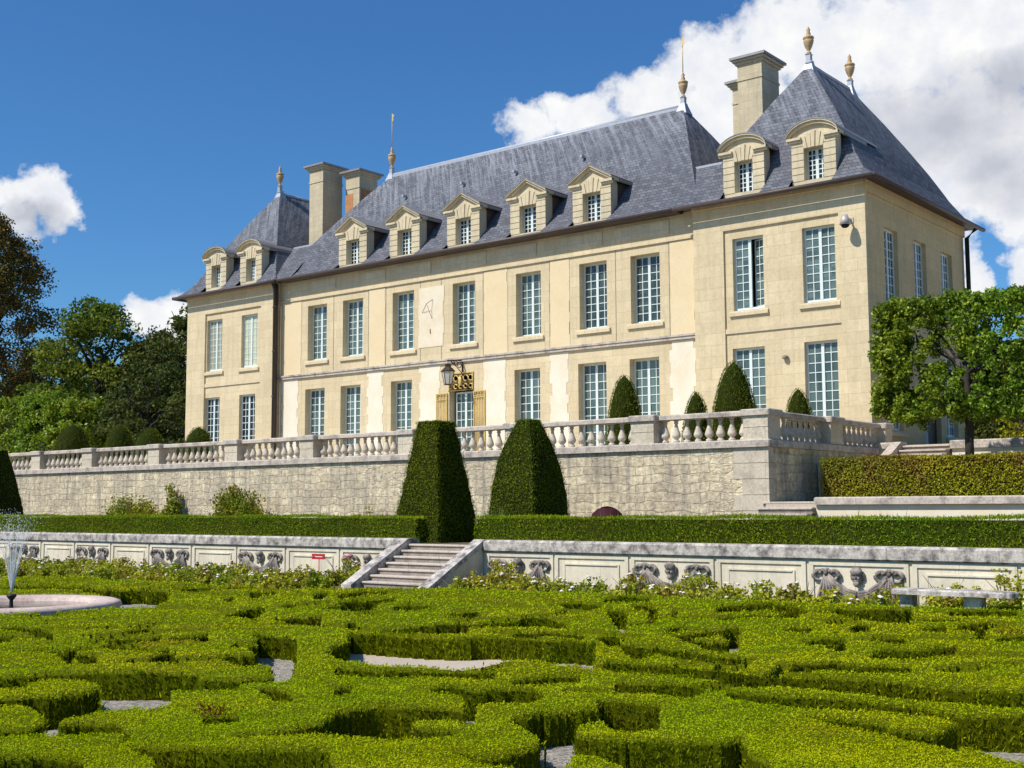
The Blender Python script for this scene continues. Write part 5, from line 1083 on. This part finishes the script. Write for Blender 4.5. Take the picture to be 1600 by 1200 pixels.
# ================================================================== TREES
def limb(b,p0,p1,r0,r1,n=5,j=.06,m=0):
    p0=np.array(p0,float);p1=np.array(p1,float); L=np.linalg.norm(p1-p0); pts=[p0+(p1-p0)*k/n+RNG.normal(size=3)*L*j*(0 if k in(0,n) else 1)*.6 for k in range(n+1)]
    b.tube([tuple(p) for p in pts],[r0+(r1-r0)*k/n for k in range(n+1)],6,m); return pts
def tree(label,x,y,z0,H,R0,mat,n,leaf,group='trees beyond the far end of the terrace',trunkfrac=.22,lean=0,dens=1.0,narrow=1.0,name='tree'):
    """trunk with forking limbs; a crown of leaf clumps with gaps"""
    t=empty(name,(x,y,z0),label,'tree',group)
    b=MB(); top=z0+H
    limb(b,(x,y,z0),(x+lean*.5,y,z0+H*.62),H*.022+.06,H*.008+.02,6,.03)
    tips=[]
    for k in range(16):
        f=.25+.70*k/16; a=R_.uniform(0,6.28); env=R0*math.sin(math.pi*min(1,max(.12,(f-.08))/1.0)**.8)**.7
        p0=(x+lean*.5*f,y,z0+H*min(.62,f*.75)); p1=(x+lean*f+env*.85*math.cos(a),y+env*.85*math.sin(a),z0+H*min(.95,f+.08))
        tips.append(limb(b,p0,p1,H*.008+.03,.02,5,.08))
    b.build('trunk',M['bark'],t)
    nc=int(90*dens); u=RNG.random(nc); f=trunkfrac+(1-trunkfrac)*u
    env=R0*np.sin(np.pi*np.clip((f-trunkfrac)/(1-trunkfrac)*.86+.12,0,1))**.65
    a=RNG.random(nc)*2*np.pi; q=RNG.random(nc)**.38
    C=np.stack([x+lean*f+env*q*np.cos(a),y+env*q*np.sin(a),z0+H*f*.97],1)
    s=R0*RNG.uniform(.13,.27,nc)*narrow
    idx=RNG.integers(0,nc,n); off=RNG.normal(size=(n,3)); off=unit(off)*(RNG.random((n,1))**.4)
    P=C[idx]+off*s[idx][:,None]*np.array([1.15,1.15,.72])
    N_=unit(off*.6+np.array([0,-.1,.7]))
    c=MB(); c.leaves(leafcards(P,N_,leaf*.62,leaf,.35),0); c.build('crown',[M[mat]],t)
    return t
tree('tall reddish brown tree at the edge of the picture above the pleached block',-98.6,52,1.7,23.0,5.6,'tree_brown',52000,.27,lean=1,dens=3.2,trunkfrac=.1)
tree('green tree with feathery drooping sprays between the reddish tree and the dark ones',-84.6,54,1.7,14.4,5.2,'tree_green',20000,.32,dens=1.4,trunkfrac=.12)
tree('dark green tree with two blunt tops standing against the sky gap',-78.6,56,1.7,12.0,3.6,'tree_dark',15000,.28,dens=1.3,trunkfrac=.1)
tree('low dark tree filling the shadow behind the narrow domed yew',-75.6,53,1.7,9.4,3.4,'tree_dark',8000,.28,trunkfrac=.05)
tree('round-headed dark tree touching the far pavilion',-71.2,54,1.7,12.8,4.4,'tree_dark',17000,.28,dens=1.3,trunkfrac=.1)
tree('dark tree half hidden by the far pavilion',-64.0,55,1.7,10.6,3.8,'tree_dark',7000,.28,trunkfrac=.06)
for k,(xx,hh) in enumerate(((-108,12.5),(-101,12),(-95,11.5),(-89,11))): tree('tall dark tree standing in the shadow behind the pleached blocks',xx,62,1.7,hh,4.6,'tree_dark',9000,.30,group='shadowed tall trees behind the pleached blocks',trunkfrac=.02)
for k,(xx,yy,hh) in enumerate(((-60,50,7.5),(-65.5,50,7.2),(-70.5,49,7.0),(-75.5,50,7.2))): tree('deep shadowed undergrowth tree behind the rounded yews of the far terrace',xx,yy,1.7,hh,3.4,'tree_dark',6500,.26,group='shadowed small trees behind the far terrace',trunkfrac=.02)
def pleached(label,x0,x1,y0,y1,z0,zb,zt,trunks,n,leaf,name='pleached_lime',group=None,inner=True,cat='tree',dens_=34):
    t=empty(name,((x0+x1)/2,(y0+y1)/2,z0),label,cat,group)
    b=MB()
    for (tx,ty,r) in trunks:
        limb(b,(tx,ty,z0),(tx,ty,zb+.5*(zt-zb)),r,r*.7,6,.01)
        for k in range(16):
            q=(R_.uniform(x0+.3,x1-.3),R_.uniform(y0+.3,y1-.3),R_.uniform(zb+.4,zt-.15)); limb(b,(tx,ty,zb+R_.uniform(-.1,.5)*(zt-zb)),q,.05,.012,5,.07)
    b.build('trunk',M['bark'],t)
    lo=np.array([x0,y0,zb]);hi=np.array([x1,y1,zt]); nc=max(60,int((x1-x0)*(y1-y0)*(zt-zb)*dens_))
    C=RNG.uniform(lo,hi,(nc,3)); 
    # pull most clumps to the shell of the clipped block
    k=RNG.integers(0,6,nc); m=RNG.random(nc)<.85
    for f in range(6):
        s=m&(k==f); ax=f//2; C[s,ax]=(lo if f%2==0 else hi)[ax]+RNG.normal(size=s.sum())*.06
    # ragged underside
    C[:,2]+=np.where(C[:,2]<zb+.4,RNG.uniform(-.1,.3,nc),0)
    s=RNG.uniform(.12,.27,nc)*(1 if leaf<.2 else 2.2); idx=RNG.integers(0,nc,n); off=RNG.normal(size=(n,3)); off=unit(off)*RNG.random((n,1))**.5
    P=C[idx]+off*s[idx][:,None]; N_=unit(off*.5+np.array([0,-.2,.75]))
    c=MB(); c.leaves(leafcards(P,N_,leaf*.75,leaf,.35),0); c.build('crown',[M['lime']],t)
    return t
pleached('pleached lime tree clipped into a leafy block on one straight dark trunk, beside the chateau',-13.75,-8.2,33.35,35.5,1.2,2.52,5.60,[(-11.58,34.3,.125)],80000,.10)
for a,c,lb in ((-88,-81.6,'pleached tree block at the edge of the picture, beyond the far end of the terrace'),(-81.5,-77.9,'middle block of the pleached trees beyond the far end of the terrace'),(-77.8,-74.5,'lowest pleached block, ending beside the dark trees beyond the terrace')): pleached(lb,a,c,46,48.5,1.7,1.9,7.7 if a<-78 else 7.2,[((a+c)/2,47,.15)],int(2600*(c-a)),.21,group='pleached trees beyond the terrace',dens_=5)
box_hedge('dark_hedge','dark hedge in the shade behind the trunk of the pleached lime','hedge',-14.3,6,42.0,43.2,1.9,5.4,M['tree_dark'],M['yew_core'],420,.10,.14,'card')
tree('yellowing young tree in the shade behind the pleached lime trunk',-12.0,40.4,1.93,3.0,.8,'hornbeam',1800,.12,group=None,trunkfrac=.05)
# ================================================================== THE BOX PARTERRE
ZTOP=-1.85
FH=np.array([-.6275,.7787]); FH/=np.linalg.norm(FH); RH=np.array([FH[1],-FH[0]])
def in_poly(px,py,poly):
    ins=np.zeros(px.shape,bool); n=len(poly); j=n-1
    x0=min(p[0] for p in poly)-.1; x1=max(p[0] for p in poly)+.1; y0=min(p[1] for p in poly)-.1; y1=max(p[1] for p in poly)+.1
    sel=(px>x0)&(px<x1)&(py>y0)&(py<y1)
    if not sel.any(): return ins
    X=px[sel];Y=py[sel]; I=np.zeros(X.shape,bool)
    for i in range(n):
        xi,yi=poly[i]; xj,yj=poly[j]
        c=((yi>Y)!=(yj>Y))&(X<(xj-xi)*(Y-yi)/((yj-yi) if yj!=yi else 1e-9)+xi)
        I^=c; j=i
    ins[sel]=I; return ins
def ndisp(x,y,k):
    return (np.sin(x*3.1*k+y*1.7*k)+np.sin(-x*2.3*k+y*4.1*k+1.3)+np.sin(x*7.3*k+.7)*.6+np.sin(y*8.1*k+2.1)*.6)/3.2
NT=700; ND=300
tv=np.linspace(-.56,.56,NT+1); iv=np.linspace(1/35.0,1/7.3,ND+1); dv=1/iv[::-1]      # fan of cells, fine near and coarse far
dv=np.sort(dv); D,T=np.meshgrid(dv,tv,indexing='ij')
GX=D*FH[0]+D*T*RH[0]; GY=D*FH[1]+D*T*RH[1]
cx=(GX[:-1,:-1]+GX[1:,1:])/2; cy=(GY[:-1,:-1]+GY[1:,1:])/2; cd=(D[:-1,:-1]+D[1:,1:])/2
qx=cx+.018*ndisp(cx,cy,2.2); qy=cy+.018*ndisp(cy,cx,2.0)
hed=np.ones(cx.shape,bool)
for g in GAPS: hed&=~in_poly(qx,qy,g)
bx=np.array([p[0] for p in BACK_EDGE]); by=np.array([p[1] for p in BACK_EDGE])
hed&=cy<np.interp(cx,bx,by)+.1*ndisp(cx,cy,.8)
rb=np.hypot(cx-BC[0],cy-BC[1]); hed&=rb>BR+.22
# grow each named hedge outwards from its seed through the uncut cells
lab=-np.ones(cx.shape,int)
import heapq
heap=[]
for k,((sx,sy),_) in enumerate(HEDGE_SEEDS):
    dd=np.where(hed,np.hypot(cx-sx,cy-sy),1e9); i,j=np.unravel_index(np.argmin(dd),dd.shape); heap.append((0.0,int(i),int(j),k))
heapq.heapify(heap)
hl=hed.tolist(); lb=[[-1]*hed.shape[1] for _ in range(hed.shape[0])]
while heap:
    d,i,j,k=heapq.heappop(heap)
    if lb[i][j]>=0: continue
    lb[i][j]=k
    for di,dj,cst in ((1,0,1.0),(-1,0,1.0),(0,1,.45),(0,-1,.45)):
        a,c=i+di,j+dj
        if 0<=a<hed.shape[0] and 0<=c<hed.shape[1] and hl[a][c] and lb[a][c]<0: heapq.heappush(heap,(d+cst,a,c,k))
lab=np.array(lb)
rest=hed&(lab<0)
if rest.any():
    S=np.array([s for s,_ in HEDGE_SEEDS]); I,J=np.where(rest)
    lab[I,J]=np.argmin(np.hypot(cx[I,J][:,None]-S[:,0],cy[I,J][:,None]-S[:,1]),1)
near_gap=np.zeros_like(hed); g=~hed
near_gap[1:]|=g[:-1]; near_gap[:-1]|=g[1:]; near_gap[:,1:]|=g[:,:-1]; near_gap[:,:-1]|=g[:,1:]
# corner heights: gentle unevenness, rounded at the clipped edges
hz=np.full(GX.shape,ZTOP); hz+=.022*ndisp(GX,GY,.45)+.012*ndisp(GY,GX,1.7)+RNG.normal(size=GX.shape)*.004
cg=np.zeros(GX.shape,bool)
for a in (0,1):
    for c in (0,1): cg[a:ND+a,c:NT+c]|=g
hz[cg]-=.025
# shallow clipped furrows curving through the wider hedges
fur=np.zeros(GX.shape)
for (ax,ay,sp_,ph) in ((-16.0,17.5,1.25,.3),(-10.5,17.0,1.15,.1),(-7.6,19.8,1.2,.5),(-22.5,19.0,1.3,.2),(-27.5,17.5,1.3,.6),(-9.0,12.6,1.2,.4),(-4.5,14.5,1.25,.0),(-14.5,10.8,1.1,.7),(-19.0,12.0,1.2,.2)):
    q=np.hypot(GX-ax,GY-ay); near=q<3.3; an=np.arctan2(GY-ay,GX-ax)
    ring=np.abs(((q/sp_+ph)%1.0)-.5)*sp_<(.13+.006*D); brk=np.sin(an*2.0+np.floor(q/sp_+ph)*2.4+ax)+.5*np.sin(an*5+ay)>.45
    fur=np.maximum(fur,(near&ring&brk)*1.0)
hz-=np.where(cg,0,.10)*fur
FPX=1242.0
WITHERED=[(-9.54,7.37,3),(-5.94,18.99,22)]
for k,(seed,label) in enumerate(HEDGE_SEEDS):
    mk=lab==k; I,J=np.where(mk)
    if len(I)==0: continue
    b=MB(); vid={}
    def corner(i,j,z=None):
        key=(i,j,z is None)
        if key not in vid:
            vid[key]=len(b.v); b.v.append((GX[i,j],GY[i,j],hz[i,j]-.02 if z is None else z))
        return vid[key]
    wq=[]
    for i,j in zip(I.tolist(),J.tolist()):
        b.f.append([corner(i,j),corner(i,j+1),corner(i+1,j+1),corner(i+1,j)][::-1]); b.m.append(0); b.sm.append(False)
        for di,dj,ca,cb in ((-1,0,(i,j),(i,j+1)),(1,0,(i+1,j+1),(i+1,j)),(0,-1,(i+1,j),(i,j)),(0,1,(i,j+1),(i+1,j+1))):
            a,c=i+di,j+dj
            if 0<=a<ND and 0<=c<NT and hed[a,c]: continue
            b.f.append([corner(*ca),corner(*cb),corner(*cb,GZ),corner(*ca,GZ)]); b.m.append(0); b.sm.append(False); wq.append((ca,cb,di))
    # leaves on the flat top
    dd=cd[I,J]; n_each=RNG.poisson(2.3,len(I)); idx=np.repeat(np.arange(len(I)),n_each)
    U=RNG.random(len(idx)); V=RNG.random(len(idx)); i0=I[idx]; j0=J[idx]
    def bil(A): return (A[i0,j0]*(1-U)*(1-V)+A[i0+1,j0]*U*(1-V)+A[i0,j0+1]*(1-U)*V+A[i0+1,j0+1]*U*V)
    P=np.stack([bil(GX),bil(GY),bil(hz)+RNG.normal(size=len(idx))*.006-.008],1); dist=cd[i0,j0]
    wl=np.maximum(.009,1.4/FPX*dist); hl_=np.maximum(.024,2.9/FPX*dist)*.95
    up_=np.broadcast_to(np.array([0,0,1.0]),P.shape); fl=RNG.random(len(P))<.72
    b.leaves(blades(P[~fl],up_[~fl],wl[~fl],hl_[~fl],.25,.5,.75),1)
    b.leaves(leafcards(P[fl]+np.array([0,0,.008]),up_[fl],wl[fl]*1.3,hl_[fl]*.55,1.6),1)
    # leaves down the clipped sides
    PP=[];NN=[];DD=[]
    for ca,cb,di in wq:
        A=np.array([GX[ca],GY[ca],hz[ca]]); B=np.array([GX[cb],GY[cb],hz[cb]]); e=B-A; L=math.hypot(e[0],e[1])
        nrm=np.array([e[1],-e[0],0]); nrm/=max(1e-9,np.linalg.norm(nrm)); d_=math.hypot(A[0],A[1])
        facing=-(nrm[0]*A[0]+nrm[1]*A[1])/d_
        px=L*max(.15,facing)*.33*(FPX/d_)**2/4.0
        n=RNG.poisson(min(60,px)*(1.0 if facing>0 else .25))
        if n==0: continue
        u=RNG.random((n,1)); v=RNG.random((n,1))**.85
        p=A+(B-A)*u; p[:,2]=p[:,2]-v[:,0]*.34
        PP.append(p+nrm*RNG.normal(size=(n,1))*.012); NN.append(np.broadcast_to(nrm,(n,3))); DD.append(np.full(n,d_))
    if PP:
        P=np.concatenate(PP); N_=np.concatenate(NN); dist=np.concatenate(DD)
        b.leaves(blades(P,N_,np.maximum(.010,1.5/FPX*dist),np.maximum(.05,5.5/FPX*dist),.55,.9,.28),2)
    for (wx,wy,wk) in WITHERED:
        if wk!=k: continue
        n=170; P=np.stack([wx+RNG.normal(size=n)*.10,wy+RNG.normal(size=n)*.10,np.full(n,ZTOP-.02)+RNG.normal(size=n)*.03],1)
        b.leaves(blades(P,np.broadcast_to(np.array([FH[0]*-1,FH[1]*-1,.3]),P.shape),.013,.055,.6,.6,.5),3)
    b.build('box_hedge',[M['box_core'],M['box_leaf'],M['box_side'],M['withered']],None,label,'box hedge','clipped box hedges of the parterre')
